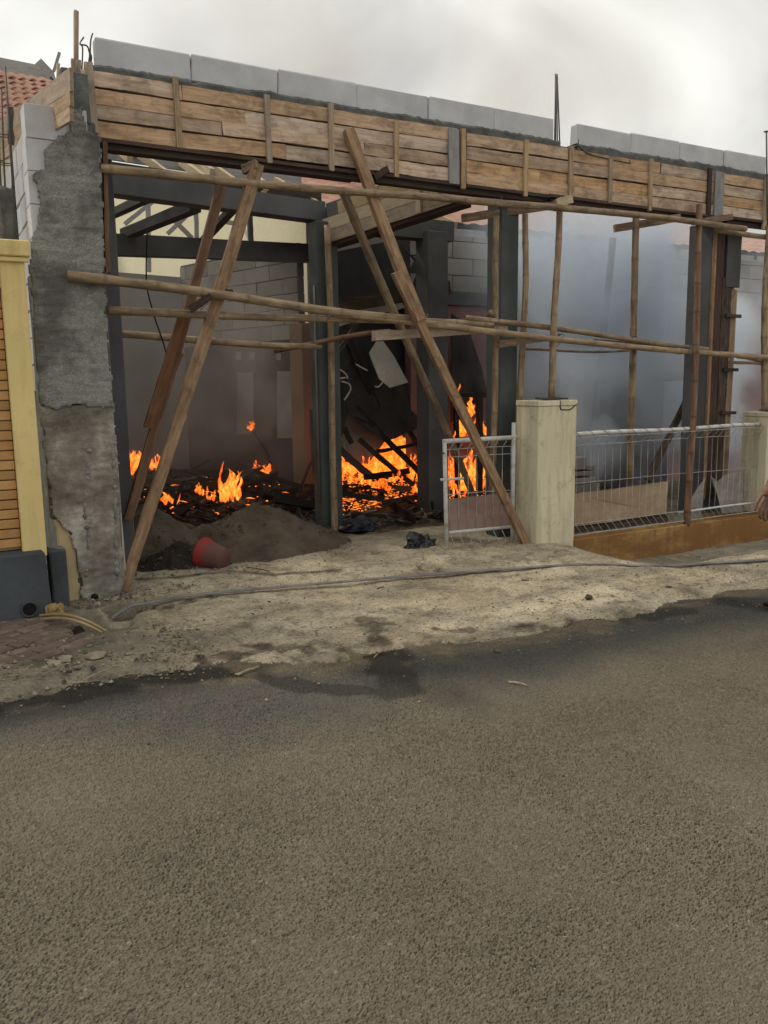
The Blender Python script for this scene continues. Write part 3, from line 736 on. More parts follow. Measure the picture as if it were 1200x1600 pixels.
for v in o.data.vertices:
    if v.co.z > 0.2 and v.co.y < 0: v.co.y += 0.05
    if v.co.z < 0 and v.co.y < 0: v.co.y -= 0.03
    if v.co.z < 0 and v.co.x > 0: v.co.x += 0.03
box('plinth_return', (0.68, 5.98, -0.2), (0.79, 6.16, 0.43), M['slate'], nb, 0.012, 0.003, 2)
# waste pipe stub through the plinth
pp = atz(46, 952, 0.09); pp = at(46, 952, 5.815)
bm = bmesh.new()
for (r0, r1, y0, y1) in ((0.048, 0.048, -0.035, 0.05),):
    ns = 20; ring = []
    for (r, y) in ((0.052, 0.06), (0.052, -0.010), (0.043, -0.010), (0.043, 0.06)):
        ring.append([bm.verts.new((r*math.cos(2*math.pi*j/ns), y, r*math.sin(2*math.pi*j/ns))) for j in range(ns)])
    for a_, b_ in zip(ring[:-1], ring[1:]):
        for j in range(ns): bm.faces.new((a_[j], a_[(j+1) % ns], b_[(j+1) % ns], b_[j]))
dp = bm_obj('drain_pipe', bm, M['pvc'], nb, Matrix.Translation(pp), True)
bm = bmesh.new(); bmesh.ops.create_circle(bm, cap_ends=True, segments=20, radius=0.044, matrix=Matrix.Rotation(math.pi/2, 4, 'X'))
bm_obj('pipe_mouth', bm, M['hole'], nb, Matrix.Translation(pp+Vector((0, -0.006, 0))))  # black disc stands in for the shade inside the pipe

# ================================================================== RING BEAM, FORMWORK, BLOCK COURSE
rb = box('ring_beam', (1.02, 6.285, 3.26), (14.0, 6.50, 3.665), M['concrete'], None, 0.008)
tag(rb, 'cast concrete ring beam boxed in by the formwork boards', 'beam')
bp = empty('block_parapet', (4.0, 6.35, 3.70), 'single course of pale grey aerated blocks along the top of the beam', 'wall')
ex = [at(x, 100, 6.3).x for x in (147, 298, 434, 558, 670, 772, 866)]
ex = [at(147, 60, 6.3).x, at(298, 85, 6.3).x, at(434, 110, 6.3).x, at(558, 132, 6.3).x, at(670, 152, 6.3).x, at(772, 172, 6.3).x, at(866, 190, 6.3).x]
for i in range(6):
    o = bm_obj('block', box_bm(ex[i+1]-ex[i]-0.005, 0.105, 0.187, 0.008, 0.0045), M['aac'], bp, Matrix.Translation(((ex[i]+ex[i+1])/2, 6.353+random.uniform(-0.006, 0.006), 3.802+random.uniform(-0.002, 0.003))) @ Matrix.Rotation(random.uniform(-0.006, 0.006), 4, 'Y'))
ex2 = [at(902, 200, 6.3).x, at(986, 214, 6.3).x, at(1063, 228, 6.3).x, at(1132, 242, 6.3).x, at(1198, 250, 6.3).x]
ex2 += [ex2[-1]+0.1+0.66*i for i in range(1, 6)]
for i in range(len(ex2)-1):
    if i == 4: continue
    bm_obj('block', box_bm(ex2[i+1]-ex2[i]-0.005, 0.105, 0.187, 0.008, 0.0045), M['aac'], bp, Matrix.Translation(((ex2[i]+ex2[i+1])/2, 6.353+random.uniform(-0.006, 0.006), 3.795+random.uniform(-0.003, 0.003))) @ Matrix.Rotation(random.uniform(-0.006, 0.006), 4, 'Y'))
# squeezed out mortar under the blocks
for (x0, x1) in ((1.2, ex[-1]+0.05), (ex2[0]-0.02, 11.4)):
    n = int((x1-x0)/0.02); vs, fs = [], []
    for i in range(n+1):
        x = x0+i*(x1-x0)/n
        f = mnoise.fractal(Vector((x*5.0, 1.0, x0)), 0.8, 2, 4)
        zt = 3.712+0.014*f+0.012*mnoise.noise(Vector((x*22, 0, 0))); yb = 6.270+0.012*mnoise.noise(Vector((x*14, 3, 0)))
        vs += [(x, yb, 3.64), (x, yb-0.008, zt-0.02), (x, yb+0.014, zt), (x, 6.43, zt), (x, 6.43, 3.64)]
    for i in range(n):
        for j in range(4): fs.append((i*5+j, i*5+j+1, i*5+6+j, i*5+5+j))
    mesh_obj('mortar_bed', vs, fs, M['mortar'], bp)

fw = empty('formwork', (4.0, 6.2, 3.2), 'nailed plank formwork of weathered boards with upright battens round the beam', 'formwork')
def fwx(px): return at(px, 240, 6.25).x
# left run: four planks high, then right run
rowsL = [(3.555, 3.660, [1.14, 1.83, 3.02, 4.20]), (3.445, 3.552, [1.16, 2.3, 4.18]), (3.345, 3.442, [1.17, 2.12, 3.3, 4.20]), (3.232, 3.342, [1.13, 2.62, 3.58, 4.17])]
rowsR = [(3.535, 3.640, [4.29, 5.42, 6.62, 7.40, 8.9, 11.5]), (3.425, 3.532, [4.29, 5.95, 7.38, 9.4, 11.5]), (3.318, 3.422, [4.29, 5.10, 6.5, 7.39, 9.9, 11.5]), (3.205, 3.315, [4.29, 5.5, 7.36, 8.6, 11.5])]
for run in (rowsL, rowsR):
    for (z0, z1, xs) in run:
        for i in range(len(xs)-1):
            y = 6.262+random.uniform(-0.009, 0.006); dz = random.uniform(-0.004, 0.004)
            plank('board', (xs[i]+0.003, y, (z0+z1)/2+dz), (xs[i+1]-0.003, y+random.uniform(-0.003, 0.003), (z0+z1)/2+random.uniform(-0.006, 0.006)), z1-z0-0.006, 0.022, M['form'], fw, seg=14, jit=0.0025, bow=random.uniform(-0.007, 0.007))
for (px, z0, z1, wd, mt) in ((148, 3.25, 3.70, 0.045, 'batten'), (279, 3.22, 3.70, 0.04, 'batten'), (419, 3.19, 3.68, 0.04, 'batten'), (518, 3.19, 3.69, 0.04, 'batten'), (619, 3.2, 3.64, 0.04, 'batten'), (708, 3.20, 3.645, 0.10, 'greywood'), (723, 3.17, 3.66, 0.045, 'batten'),
                             (821, 3.17, 3.65, 0.042, 'batten'), (891, 3.17, 3.66, 0.045, 'batten'), (953, 3.20, 3.60, 0.042, 'batten'), (1016, 3.17, 3.66, 0.04, 'batten'), (1108, 3.2, 3.66, 0.05, 'darkwood'), (1123, 3.2, 3.64, 0.13, 'greywood'), (1198, 3.12, 3.66, 0.05, 'batten')):
    x = at(px, 240 if px < 700 else 280, 6.24).x
    plank('batten', (x+random.uniform(-0.008, 0.008), 6.236, z0), (x, 6.236, z1), wd, 0.026, M[mt], fw, (0, -1, 0), math.pi/2, seg=5, jit=0.0015)
for i, (x0, x1) in enumerate(((1.2, 3.3), (3.3, 5.2), (5.2, 7.6), (7.6, 11.5))):
    plank('soffit_board', (x0, 6.38, 3.215-0.004*i), (x1, 6.38, 3.20-0.004*i), 0.30, 0.025, M['darkwood'], fw, (0, 1, 0), seg=8)
    plank('waler', (x0+0.05, 6.30, 3.185-0.008*i), (x1-0.05, 6.30, 3.180-0.008*i), 0.045, 0.05, M['darkwood'], fw, seg=8)
# end boards on the left corner
plank('end_board', (1.125, 6.30, 3.45), (1.125, 6.52, 3.45), 0.38, 0.022, M['form'], fw)
plank('end_batten', (1.105, 6.29, 3.24), (1.105, 6.29, 3.72), 0.04, 0.028, M['batten'], fw, (0, -1, 0))

# upright stakes above the left corner
for (px, y0, y1, wd, Y, mt, lab) in ((119, 190, 18, 0.045, 6.42, 'batten', 'tallest upright stake above the left end of the formwork'), (123, 185, 95, 0.045, 6.3, 'batten', 'short brown stake in front of the tallest stake on the left corner'), (133, 160, 97, 0.028, 6.34, 'pale', 'thin pale stake right of the tallest stake on the left corner'),
                                     (91, 165, 100, 0.035, 6.6, 'pale', 'pale stake left of the tallest stake, behind the block corner'), (105, 165, 108, 0.016, 6.5, 'darkwood', 'very thin dark stick between the stakes on the left corner')):
    o = plank('stake', at(px, y0, Y)-Vector((0, 0, 0.0)), at(px, y1, Y), wd, wd*0.6, M[mt], None, (0, -1, 0), jit=0.002)
    tag(o, lab, 'stake', 'stakes on the left corner of the beam')
o = plank('stick', at(79, 121, 6.5), at(114, 158, 6.4), 0.012, 0.012, M['darkwood'], None); tag(o, 'thin dark stick slanting between the stakes on the left corner', 'stick')
# rebar
def rebar(name, lab, lines, r, group=None, mat='steel'):
    allp = [Vector(p) for l in lines for p in l]; base = min(allp, key=lambda p: p.z)
    e = empty(name, base, lab, 'rebar', group)
    for l in lines: tube('bar', spline(l, 6) if len(l) > 2 else l, r, M[mat], e, 6)
    return e
rebar('rebar_bundle', 'hooked bent rebar ends at the left end of the block course', [[at(128, 108, 6.36), at(129, 75, 6.36), at(125, 68, 6.36), at(131, 58, 6.36)], [at(137, 105, 6.36), at(140, 85, 6.36), at(136, 72, 6.36), at(126, 70, 6.36)], [at(142, 108, 6.36), at(141, 80, 6.36), at(142, 62, 6.36), at(145, 52, 6.36)], [at(139, 110, 6.4), at(143, 90, 6.4), at(138, 78, 6.4)]], 0.0055)
rebar('rebar_bundle', 'tall thin rebar bundle standing in the gap of the block course', [[at(868, 232, 6.37), at(868, 115, 6.37)], [at(871, 233, 6.34), at(869.5, 118, 6.36)], [at(875, 234, 6.37), at(870.5, 116, 6.37)], [at(866.5, 228, 6.40), at(868, 140, 6.40)]], 0.0065)
rebar('rebar_bundle', 'dark upright bar at the right end of the block course', [[at(1199, 345, 6.2), at(1197.5, 204, 6.2)], [at(1194, 206, 6.2), at(1204, 205, 6.2)]], 0.009)
rebar('wire_loop', 'loose dark wire curling on the right block course', [[at(904, 218, 6.28), at(905, 228, 6.26), at(920, 240, 6.25), at(950, 248, 6.25), at(985, 255, 6.25)], [at(980, 242, 6.27), at(985, 255, 6.25)]], 0.005)
# concrete columns with their plastic-smeared shuttering
def column(name, lab, x0, x1, y0, y1, z1, mat):
    e = empty(name, ((x0+x1)/2, (y0+y1)/2, 0), lab, 'column')
    box('shaft', (x0, y0, -0.05), (x1, y1, z1), M[mat], e, 0.006); return e
c1 = column('concrete_column', 'dark green sheeted column between two bamboo posts right of centre', 4.785, 4.985, 6.40, 6.62, 3.19, 'plasticsheet')
c2 = column('concrete_column', 'dark column at the right with plank shuttering nailed on its front', 7.52, 7.90, 6.34, 6.66, 3.17, 'concrete')
plank('shutter_board', (7.60, 6.32, 0.2), (7.60, 6.32, 3.1), 0.13, 0.02, M['darkwood'], c2, (0, -1, 0), math.pi/2)
plank('shutter_board', (7.735, 6.318, 0.2), (7.735, 6.318, 2.6), 0.125, 0.02, M['greywood'], c2, (0, -1, 0), math.pi/2).active_material = M['halfchar']
plank('shutter_board', (7.86, 6.316, 0.2), (7.86, 6.316, 2.48), 0.09, 0.024, M['prop'], c2, (0, -1, 0), math.pi/2)
plank('shutter_board', (7.82, 6.31, 2.5), (7.82, 6.31, 3.12), 0.22, 0.02, M['soot_concrete'], c2, (0, -1, 0), math.pi/2)
plank('corner_batten', (7.53, 6.31, 0.2), (7.52, 6.31, 3.15), 0.03, 0.03, M['prop'], c2, (0, -1, 0), math.pi/2)
for zz in (2.2, 1.62, 1.15): plank('cleat', (7.72, 6.285, zz), (7.95, 6.285, zz-0.005), 0.035, 0.03, M['darkwood'], c2)
mc = empty('concrete_column', (3.66, 7.9, 0), 'dark sheeted inner column beside a bamboo post left of centre', 'column')
o = box('shaft', (3.565, 7.80, -0.05), (3.80, 8.0, 3.12), M['plasticsheet'], mc, 0.006)
tube('conduit', [(3.56, 7.86, 0.3), (3.56, 7.86, 2.5)], 0.012, M['greypanel'], mc, 6)

# ---- scaffolding: posts
def pole(lab, p0, p1, r, mat='bamboo', group='bamboo scaffold poles', bend=0.012, taper=0.1):
    o = bamboo('bamboo_pole', p0, p1, r*0.93, M[mat], None, bend, taper); tag(o, lab, 'pole', group); return o
pole('upright bamboo pole tied beside the inner dark column left of centre', at(523, 832, 7.72), at(511, 352, 7.72), 0.038)
pole('upright bamboo pole left of the green sheeted column, behind the gate', at(768, 800, 6.33), at(776, 338, 6.30), 0.033)
pole('upright bamboo pole right of the green sheeted column', at(808, 700, 6.34), at(820, 335, 6.30), 0.032)
pole('upright pole standing on the cracked top of the central gate pillar', at(862, 622, 6.08), at(874, 322, 6.20), 0.034)
pole('upright bamboo pole behind the pale board on the fence', at(984, 752, 6.22), at(994, 340, 6.22), 0.038)
pole('reddish upright pole standing on the low wall in front of the mesh fence', at(1073, 822, 5.91), at(1093, 320, 6.17), 0.036, 'redbamboo')
pole('upright pole standing on the right gate pillar at the photo edge', at(1195, 641, 6.05), at(1202, 352, 6.2), 0.038)
# ---- rails
pole('top bamboo rail under the formwork running past all the columns', at(157, 263, 6.13), at(700, 310, 6.10), 0.033, bend=0.01)
pole('top bamboo rail, right half, ending at the plank shuttered column', at(690, 309, 6.12), at(1165, 358, 6.12), 0.033)
pole('dark bamboo rail continuing behind the right column out of the photo', at(1120, 360, 6.22), at(1262, 372, 6.22), 0.03)
pole('long sloping bamboo rail crossing in front of the rendered column', at(105, 430, 6.05), at(640, 497, 6.08), 0.037, bend=0.015)
pole('bamboo rail overlapping the sloping rail and running right over the fence', at(520, 489, 6.10), at(1215, 560, 6.02), 0.032, bend=0.02)
pole('second bamboo rail just below the sloping rail on the left', at(168, 485, 6.16), at(770, 508, 6.16), 0.031)
pole('bamboo rail under the long right hand rail, ending at the reddish pole', at(730, 497, 6.16), at(1105, 545, 6.14), 0.028, bend=0.02)
pole('thin lower bamboo rail inside the opening on the left', at(168, 520, 6.9), at(500, 541, 7.6), 0.032)
pole('thin dark pole slanting up from the inner column towards the centre', at(428, 548, 7.7), at(610, 518, 7.4), 0.026, 'redbamboo')
pole('short pale pole stub left of the green sheeted column', at(768, 490, 6.24), at(766, 488, 6.7), 0.03)
pole('thin horizontal pole behind the right bay posts', at(815, 545, 6.5), at(990, 547, 6.5), 0.014)
pole('thin stick bundled under the rail by the right pillar', at(1140, 566, 6.12), at(1215, 574, 6.1), 0.018)
pole('thin pole poking out above the bundle by the right pillar', at(1152, 558, 6.1), at(1205, 564, 6.1), 0.015)
# ---- timber cross pieces
def timber(lab, p0, p1, W, T, mat='prop', name='timber_piece', roll=0.0, up=(0, 0, 1), bow=0.0, group=None, jit=0.003):
    o = plank(name, p0, p1, W, T, M[mat], None, up, roll, 10, jit, bow); tag(o, lab, 'timber', group); return o
timber('squared timber tied under the rails between the two leaning centre props', at(584, 525, 6.22), at(790, 512, 6.22), 0.075, 0.06, 'batten')
timber('short squared timber under the rail right of the green sheeted column', at(778, 538, 6.2), at(873, 526, 6.2), 0.06, 0.05, 'prop')
timber('flat dark plank lying under the right hand rail', at(930, 535, 6.2), at(1090, 550, 6.16), 0.06, 0.05, 'darkwood')
timber('timber head piece across the post top at the central pillar', at(722, 341, 6.55), at(885, 318, 6.25), 0.07, 0.05, 'prop')
timber('pale block end on top of the pillar post', at(868, 318, 6.2), at(893, 311, 6.15), 0.075, 0.06, 'pale')
timber('timber head piece on the bamboo post behind the fence', at(960, 357, 6.5), at(1062, 340, 6.24), 0.07, 0.05, 'prop')
timber('timber head piece under the beam over the reddish pole', at(1095, 346, 6.2), at(1142, 339, 6.16), 0.06, 0.06, 'prop')
timber('wooden wedge block where the two left props meet the rails', at(297, 484, 6.1), at(330, 462, 6.04), 0.05, 0.045, 'darkwood')
timber('short wooden block end resting on the sloping rail', at(344, 457, 6.18), at(362, 458, 6.1), 0.05, 0.05, 'darkwood')
timber('stubby bamboo end cut at the head of the long left prop', at(380, 266, 6.2), at(402, 256, 6.1), 0.06, 0.05, 'prop')
timber('wooden cleat nailed under the formwork near the top of the leaning centre prop', at(585, 278, 6.24), at(606, 264, 6.2), 0.05, 0.05, 'darkwood')
# ---- leaning props
p = atz(190, 925, 0.03)
timber('long pale brown split prop leaning from the ground by the rendered column', p, at(402, 258, 6.12), 0.085, 0.05, 'prop', 'timber_prop', math.pi/2, (0, -1, 0), 0.02, 'leaning timber props', 0.006)
timber('dark reddish prop leaning behind the long pale brown prop', at(200, 812, 6.6), at(345, 292, 6.32), 0.07, 0.05, 'red_prop', 'timber_prop', math.pi/2, (0, -1, 0), 0.01, 'leaning timber props')
timber('short reddish plank nailed on the lower half of the dark reddish prop', at(232, 668, 6.46), at(287, 490, 6.36), 0.075, 0.03, 'red_prop', 'timber_prop', math.pi/2, (0, -1, 0), 0, 'leaning timber props')
timber('short rusty board flapping beside the dark reddish prop', at(240, 650, 6.52), at(280, 550, 6.46), 0.07, 0.02, 'red_prop', 'timber_prop', math.pi/2, (0, -1, 0), 0, 'leaning timber props')
timber('longest prop leaning from the formwork down to the foot of the gate', at(544, 202, 6.20), at(657, 500, 6.0), 0.085, 0.055, 'prop', 'timber_prop', math.pi/2, (0, -1, 0), 0.01, 'leaning timber props')
timber('lower length of the longest prop, spliced on and ending by the gate pillar', at(618, 425, 6.02), at(822, 851, 5.98), 0.075, 0.05, 'red_prop', 'timber_prop', math.pi/2, (0, -1, 0), 0.0, 'leaning timber props').active_material = M['prop']
o = bamboo('timber_prop', at(536, 300, 6.45), at(745, 790, 6.95), 0.037, M['bamboo'], None, 0.01, 0.1); tag(o, 'bamboo prop leaning from the beam down behind the open gate', 'timber', 'leaning timber props')
# dark hanging cable on the left
o = tube('cable', spline([at(230, 360, 7.0), at(229, 440, 7.0), at(240, 490, 7.0), at(255, 535, 7.0), at(264, 570, 7.0)], 8), 0.006, M['hole']); tag(o, 'thin black cable hanging in front of the left back wall', 'cable')
# wire ties round the joints
for i, (px, py, Y, R) in enumerate(((515, 489, 6.12, 0.06), (776, 318, 6.12, 0.055), (773, 508, 6.14, 0.05), (873, 530, 6.1, 0.055), (988, 533, 6.1, 0.055), (1083, 545, 5.98, 0.055), (322, 470, 6.06, 0.06), (660, 500, 6.06, 0.06), (1088, 352, 6.13, 0.055))):
    c = at(px, py, Y+0.02); pts = []
    for k in range(26):
        t = k/25*2*math.pi*2.3; pts.append(c+Vector((R*0.75*math.cos(t), R*math.sin(t)*0.9, 0.018*math.sin(t*0.5)+0.05*math.cos(t))))
    o = tube('wire_tie', pts, 0.0028, M['steel'], None, 4)
    tag(o, ('rusty wire tie binding the scaffold joint ' + ['at the inner bamboo post', 'below the formwork at the green column', 'beside the green sheeted column', 'over the central pillar', 'at the post behind the fence', 'at the reddish pole', 'where the left props cross', 'where the centre props cross', 'at the top of the reddish pole'][i]), 'wire tie', 'wire ties on the scaffold')

# ================================================================== GATE, PILLARS, FENCE
def gate_pillar(lab, x0, x1, y0, y1, z0, z1):
    e = empty('gate_pillar', ((x0+x1)/2, (y0+y1)/2, z0), lab, 'pillar')
    box('shaft', (x0, y0, z0-0.2), (x1, y1, z1-0.055), M['pillar'], e, 0.006)
    bm = box_bm(x1-x0+0.012, y1-y0+0.012, 0.05, 0.006)
    bm_obj('cap', bm, M['pillar'], e, Matrix.Translation(((x0+x1)/2, (y0+y1)/2, z1-0.028)))
    return e
gp = gate_pillar('pale yellow gate pillar with a broken cracked top beside the gate', 4.84, 5.29, 5.90, 6.22, 0.0, 1.355)
p = at(868, 628, 5.88)
tube('crack', [at(876, 626, 5.897), at(875, 634, 5.897), at(876, 639, 5.897)], 0.006, M['hole'], gp, 5)
tube('crack', spline([at(876, 640, 5.897), at(890, 640, 5.897), at(898, 634, 5.897), at(903, 630, 5.897)], 5), 0.005, M['hole'], gp, 5)
plate('loose_slab', [Vector((4.93, 5.93, 1.357)), Vector((5.2, 5.92, 1.357)), Vector((5.22, 6.1, 1.36)), Vector((5.0, 6.15, 1.362))], 0.014, M['darkstone'], gp)
gp2 = gate_pillar('pale yellow fence pillar at the right edge of the photo', 8.0, 8.43, 5.90, 6.22, 0.25, 1.16)
plate('loose_slab', [Vector((8.08, 5.93, 1.162)), Vector((8.34, 5.92, 1.162)), Vector((8.34, 6.1, 1.165)), Vector((8.1, 6.1, 1.165))], 0.014, M['darkstone'], gp2)

fwall = empty('fence_wall', (6.4, 6.0, -0.2), 'low rust stained ochre wall under the mesh fence', 'wall')
v = []; 
box('wall_body', (5.293, 5.885, -0.42), (14.0, 6.24, 0.045), M['ochre'], fwall, 0.008, 0.0, 0)
def wire_obj(name, pts, parent, r=0.0032, ns=5, mat='wire'):
    return tube(name, pts, r, M[mat], parent, ns)
def mesh_panel(e, A, B, z0, z1, n, tri=0.10, depth=0.085, tilt=0.0):
    """welded mesh panel with folded triangular top and bottom from A to B (xy points)"""
    A, B = Vector(A), Vector(B); d = (B-A); L = d.length; d /= L; nrm = Vector((d.y, -d.x, 0))
    P = lambda s, o, z: A + d*s + nrm*o + Vector((0, 0, z))
    for i in range(n+1):
        s = L*i/n + random.uniform(-0.006, 0.006); k = random.uniform(-0.006, 0.006)
        pts = [P(s, 0, z0), P(s+0.012, depth, z0+tri*0.15), P(s, 0, z0+tri), P(s+k, 0.004, (z0+z1)/2), P(s, 0, z1-tri), P(s+0.01, depth*0.8, z1-tri*0.2), P(s, 0, z1)]
        wire_obj('upright_wire', pts, e, 0.0027, 4)
    for (o, z, r) in ((0, z0, 0.003), (depth, z0+tri*0.15, 0.004), (0, z0+tri, 0.004), (0, z0+(z1-z0)*0.52, 0.003), (0, z1-tri, 0.003), (depth*0.8, z1-tri*0.2, 0.003)):
        wire_obj('cross_wire', [P(L*t, o+random.uniform(-0.004, 0.004), z+random.uniform(-0.005, 0.005)) for t in np.linspace(0, 1, 9)], e, r)
    return P, L
fp = empty('mesh_fence', (6.4, 5.99, 0.05), 'white welded wire fence panel on the low stained wall', 'fence')
P, L = mesh_panel(fp, (5.295, 6.0, 0), (7.99, 6.0, 0), 0.065, 1.02, 29)
wire_obj('top_rail', [P(L*t, 0.0, 1.025+0.006*math.sin(9*t)) for t in np.linspace(0, 1, 14)], fp, 0.02, 8, 'gate')
wire_obj('bottom_rail', [P(L*t, 0.0, 0.16+0.004*math.sin(9*t)) for t in np.linspace(0.55, 1, 8)], fp, 0.012, 6, 'gate')
# binding wire wound round the top rail
pts = []
for k in range(420):
    t = k/419; a_ = t*2*math.pi*15; q = P(L*t, 0, 1.025+0.006*math.sin(9*t)); pts.append(q+Vector((0, 0.024*math.cos(a_), 0.024*math.sin(a_))))
wire_obj('binding_wire', pts, fp, 0.0022, 4, 'steel')

gt = empty('metal_gate', (4.5, 6.27, 0.02), 'white welded mesh gate leaf standing ajar beside the yellow pillar', 'gate')
GA, GB = Vector((4.10, 6.27, 0)), Vector((4.84, 6.17, 0))
gd = (GB-GA).normalized(); gl = (GB-GA).length; gn = Vector((gd.y, -gd.x, 0))
G = lambda s, o, z: GA + gd*s + gn*o + Vector((0, 0, z))
wire_obj('gate_stile', [G(0, 0, 0.02), G(-0.01, 0, 0.5), G(-0.02, 0, 1.0)], gt, 0.02, 10, 'gate')
wire_obj('gate_stile', [G(gl-0.06, 0, 0.04), G(gl-0.06, 0, 1.15)], gt, 0.021, 10, 'gate')
wire_obj('gate_rail', [G(-0.035, 0, 1.005), G(gl-0.02, 0, 1.015)], gt, 0.021, 10, 'gate')
wire_obj('gate_rail', [G(0.02, 0, 0.17), G(gl-0.08, 0, 0.175)], gt, 0.016, 8, 'gate')
wire_obj('latch_bar', [G(-0.06, 0.0, 0.66), G(0.17, 0.0, 0.66)], gt, 0.013, 8, 'gate')
wire_obj('latch_bolt', [G(-0.06, 0.01, 0.90), G(-0.02, 0.01, 0.90), G(-0.02, 0.01, 0.86)], gt, 0.01, 6, 'steel')
for i in range(8):
    s = 0.03+i*(gl-0.12)/7
    wire_obj('upright_wire', [G(s, 0.005, 0.17), G(s+random.uniform(-.008, .008), 0.005, 0.55), G(s, 0.005, 0.93), G(s+0.015, 0.05, 0.985), G(s+0.03, 0, 1.0)], gt, 0.0034, 5)
    wire_obj('foot_wire', [G(s, 0.005, 0.16), G(s+0.05, 0.03, 0.03), G(s+0.055, 0, 0.02)], gt, 0.0034, 5)
for (z, o) in ((0.86, 0.004), (0.93, 0.004), (0.03, 0.03), (0.52, 0.004)):
    wire_obj('cross_wire', [G(0.0, o, z), G(gl*0.5, o, z+0.006), G(gl-0.07, o, z+0.004)], gt, 0.0036, 5)
o = plate('pink_sheet', [G(0.02, -0.02, 0.165), G(gl-0.04, -0.02, 0.17), G(gl-0.02, -0.02, 0.50), G(0.015, -0.02, 0.475)], 0.006, M['pinksheet'], None, 3, 0.008)
tag(o, 'faded pink sheet covering the lower half of the gate', 'sheet')
o = plate('fence_board', [at(896, 828-5, 6.05), at(1040, 802, 6.05), at(1043, 752, 6.05), at(896, 772, 6.05)], 0.008, M['cardboard'], None, 3, 0.02)
tag(o, 'weathered tan board hung behind the left half of the mesh fence', 'board')
o = plate('ground_board', [at(898, 845, 6.1), at(1042, 822, 6.1), at(1042, 800, 6.12), at(898, 820, 6.12)], 0.008, M['halfchar'], None); tag(o, 'dark scorched board below the tan board behind the fence', 'board')
o = plate('tarp', [at(1047, 815, 6.06), at(1068, 798, 6.06), at(1103, 745, 6.04), at(1096, 800, 6.06), at(1095, 818, 6.06), at(1050, 828, 6.06)], 0.006, M['tarp'], None, 3, 0.03); tag(o, 'torn grey tarp scrap tied to the fence just right of the reddish pole', 'tarp')
o = plate('tarp', [at(1112, 744, 6.06), at(1122, 752, 6.06), at(1135, 742, 6.06), at(1160, 735, 6.06), at(1160, 800, 6.06), at(1128, 803, 6.06), at(1124, 770, 6.06)], 0.006, M['tarp'], None, 3, 0.03); tag(o, 'torn grey tarp scrap tied to the fence beside the right pillar', 'tarp')
# block stack behind the fence
i = 0
for (px0, px1, py0, py1) in ((896, 917, 714, 735), (896, 930, 735, 745), (896, 932, 745, 758), (917, 930, 727, 735)):
    A_, B_ = at(px0, py1, 6.7), at(px1, py0, 6.7)
    o = box('block', (A_.x, 6.7, A_.z), (B_.x, 7.0, B_.z), M['aac_far'], None, 0.006)
    tag(o, ['grey block topmost in the stack behind the fence', 'grey block in the middle of the stack behind the fence', 'lowest visible grey block in the stack behind the fence', 'small grey block end on the right step of the stack behind the fence'][i], 'block', 'blocks stacked behind the fence'); i += 1
A_ = at(896, 758, 6.7)
o = box('block_pallet', (A_.x-0.1, 6.7, -0.02), (A_.x+0.38, 7.02, A_.z-0.004), M['aac_far'], None, 0.006); tag(o, 'lower part of the grey block stack, behind the tan board', 'block', 'blocks stacked behind the fence')
o = timber('dark plank leaning behind the fence between bamboo pole and reddish pole', at(1012, 750, 6.6), at(1090, 590, 6.9), 0.075, 0.04, 'darkwood', 'leaning_plank', math.pi/2, (0, -1, 0))
o.active_material = M['halfchar']
timber('thin smoky pole standing behind the block stack', at(922, 735, 7.6), at(958, 372, 7.6), 0.06, 0.05, 'greywood', 'leaning_pole', math.pi/2, (0, -1, 0))
# ================================================================== THE BURNING HOUSE BEHIND
def atx(px, py, X):
    d = ray(px, py); return CAM + d*(X/d.x)
def onpl(px, py, P0, D):
    """photo pixel on the vertical plane through xy point P0 along xy direction D"""
    n = Vector((D[1], -D[0], 0)); d = ray(px, py); return CAM + d*((Vector((P0[0], P0[1], 0))-CAM).dot(n)/d.dot(n))
M['tanpost'] = plain('heat_browned_plaster', (0.17, 0.105, 0.06), (0.27, 0.175, 0.105), 1.5, 0.9, 0.2, 0.004, 30)
hs = empty('burnt_house', (3.65, 7.9, 0), 'burning house shell behind the scaffolding with sooty walls, bare beams and tiled roof', 'house')
def beam(name, p0, p1, W, T, mat='soot_concrete', parent=hs): return plank(name, p0, p1, W, T, M[mat], parent, seg=4, jit=0.002)
beam('beam', at(150, 284, 7.66), at(500, 333, 8.08), 0.19, 0.20, 'concrete')
beam('beam', at(500, 343, 8.10), at(702, 364, 8.10), 0.21, 0.2)
beam('beam', at(150, 382, 9.45), at(500, 397, 10.3), 0.215, 0.2, 'soot_concrete')
beam('beam', at(160, 342, 9.5), at(236, 306, 7.95), 0.07, 0.09)
beam('beam', at(196, 366, 9.6), at(305, 322, 8.0), 0.10, 0.12)
beam('beam', at(316, 378, 9.9), at(362, 328, 8.05), 0.06, 0.08)
plank('strut', at(392, 378, 9.6), at(390, 333, 9.6), 0.055, 0.05, M['soot_concrete'], hs, (0, -1, 0), math.pi/2)
box('column', (4.93, 7.9, -0.05), (5.19, 8.16, 3.14), M['soot_concrete'], hs, 0.006)
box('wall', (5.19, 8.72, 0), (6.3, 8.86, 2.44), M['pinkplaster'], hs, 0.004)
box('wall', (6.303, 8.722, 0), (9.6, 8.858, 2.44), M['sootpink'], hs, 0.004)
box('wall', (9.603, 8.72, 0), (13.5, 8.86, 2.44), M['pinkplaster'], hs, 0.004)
box('wall', (7.003, 8.722, 2.443), (9.6, 8.858, 2.602), M['sootpink'], hs, 0.002)
box('wall', (9.603, 8.722, 2.443), (13.5, 8.858, 2.602), M['pinkplaster'], hs, 0.002)
box('band_beam', (5.19, 8.68, 2.443), (7.0, 8.90, 2.60), M['soot_concrete'], hs, 0.006)
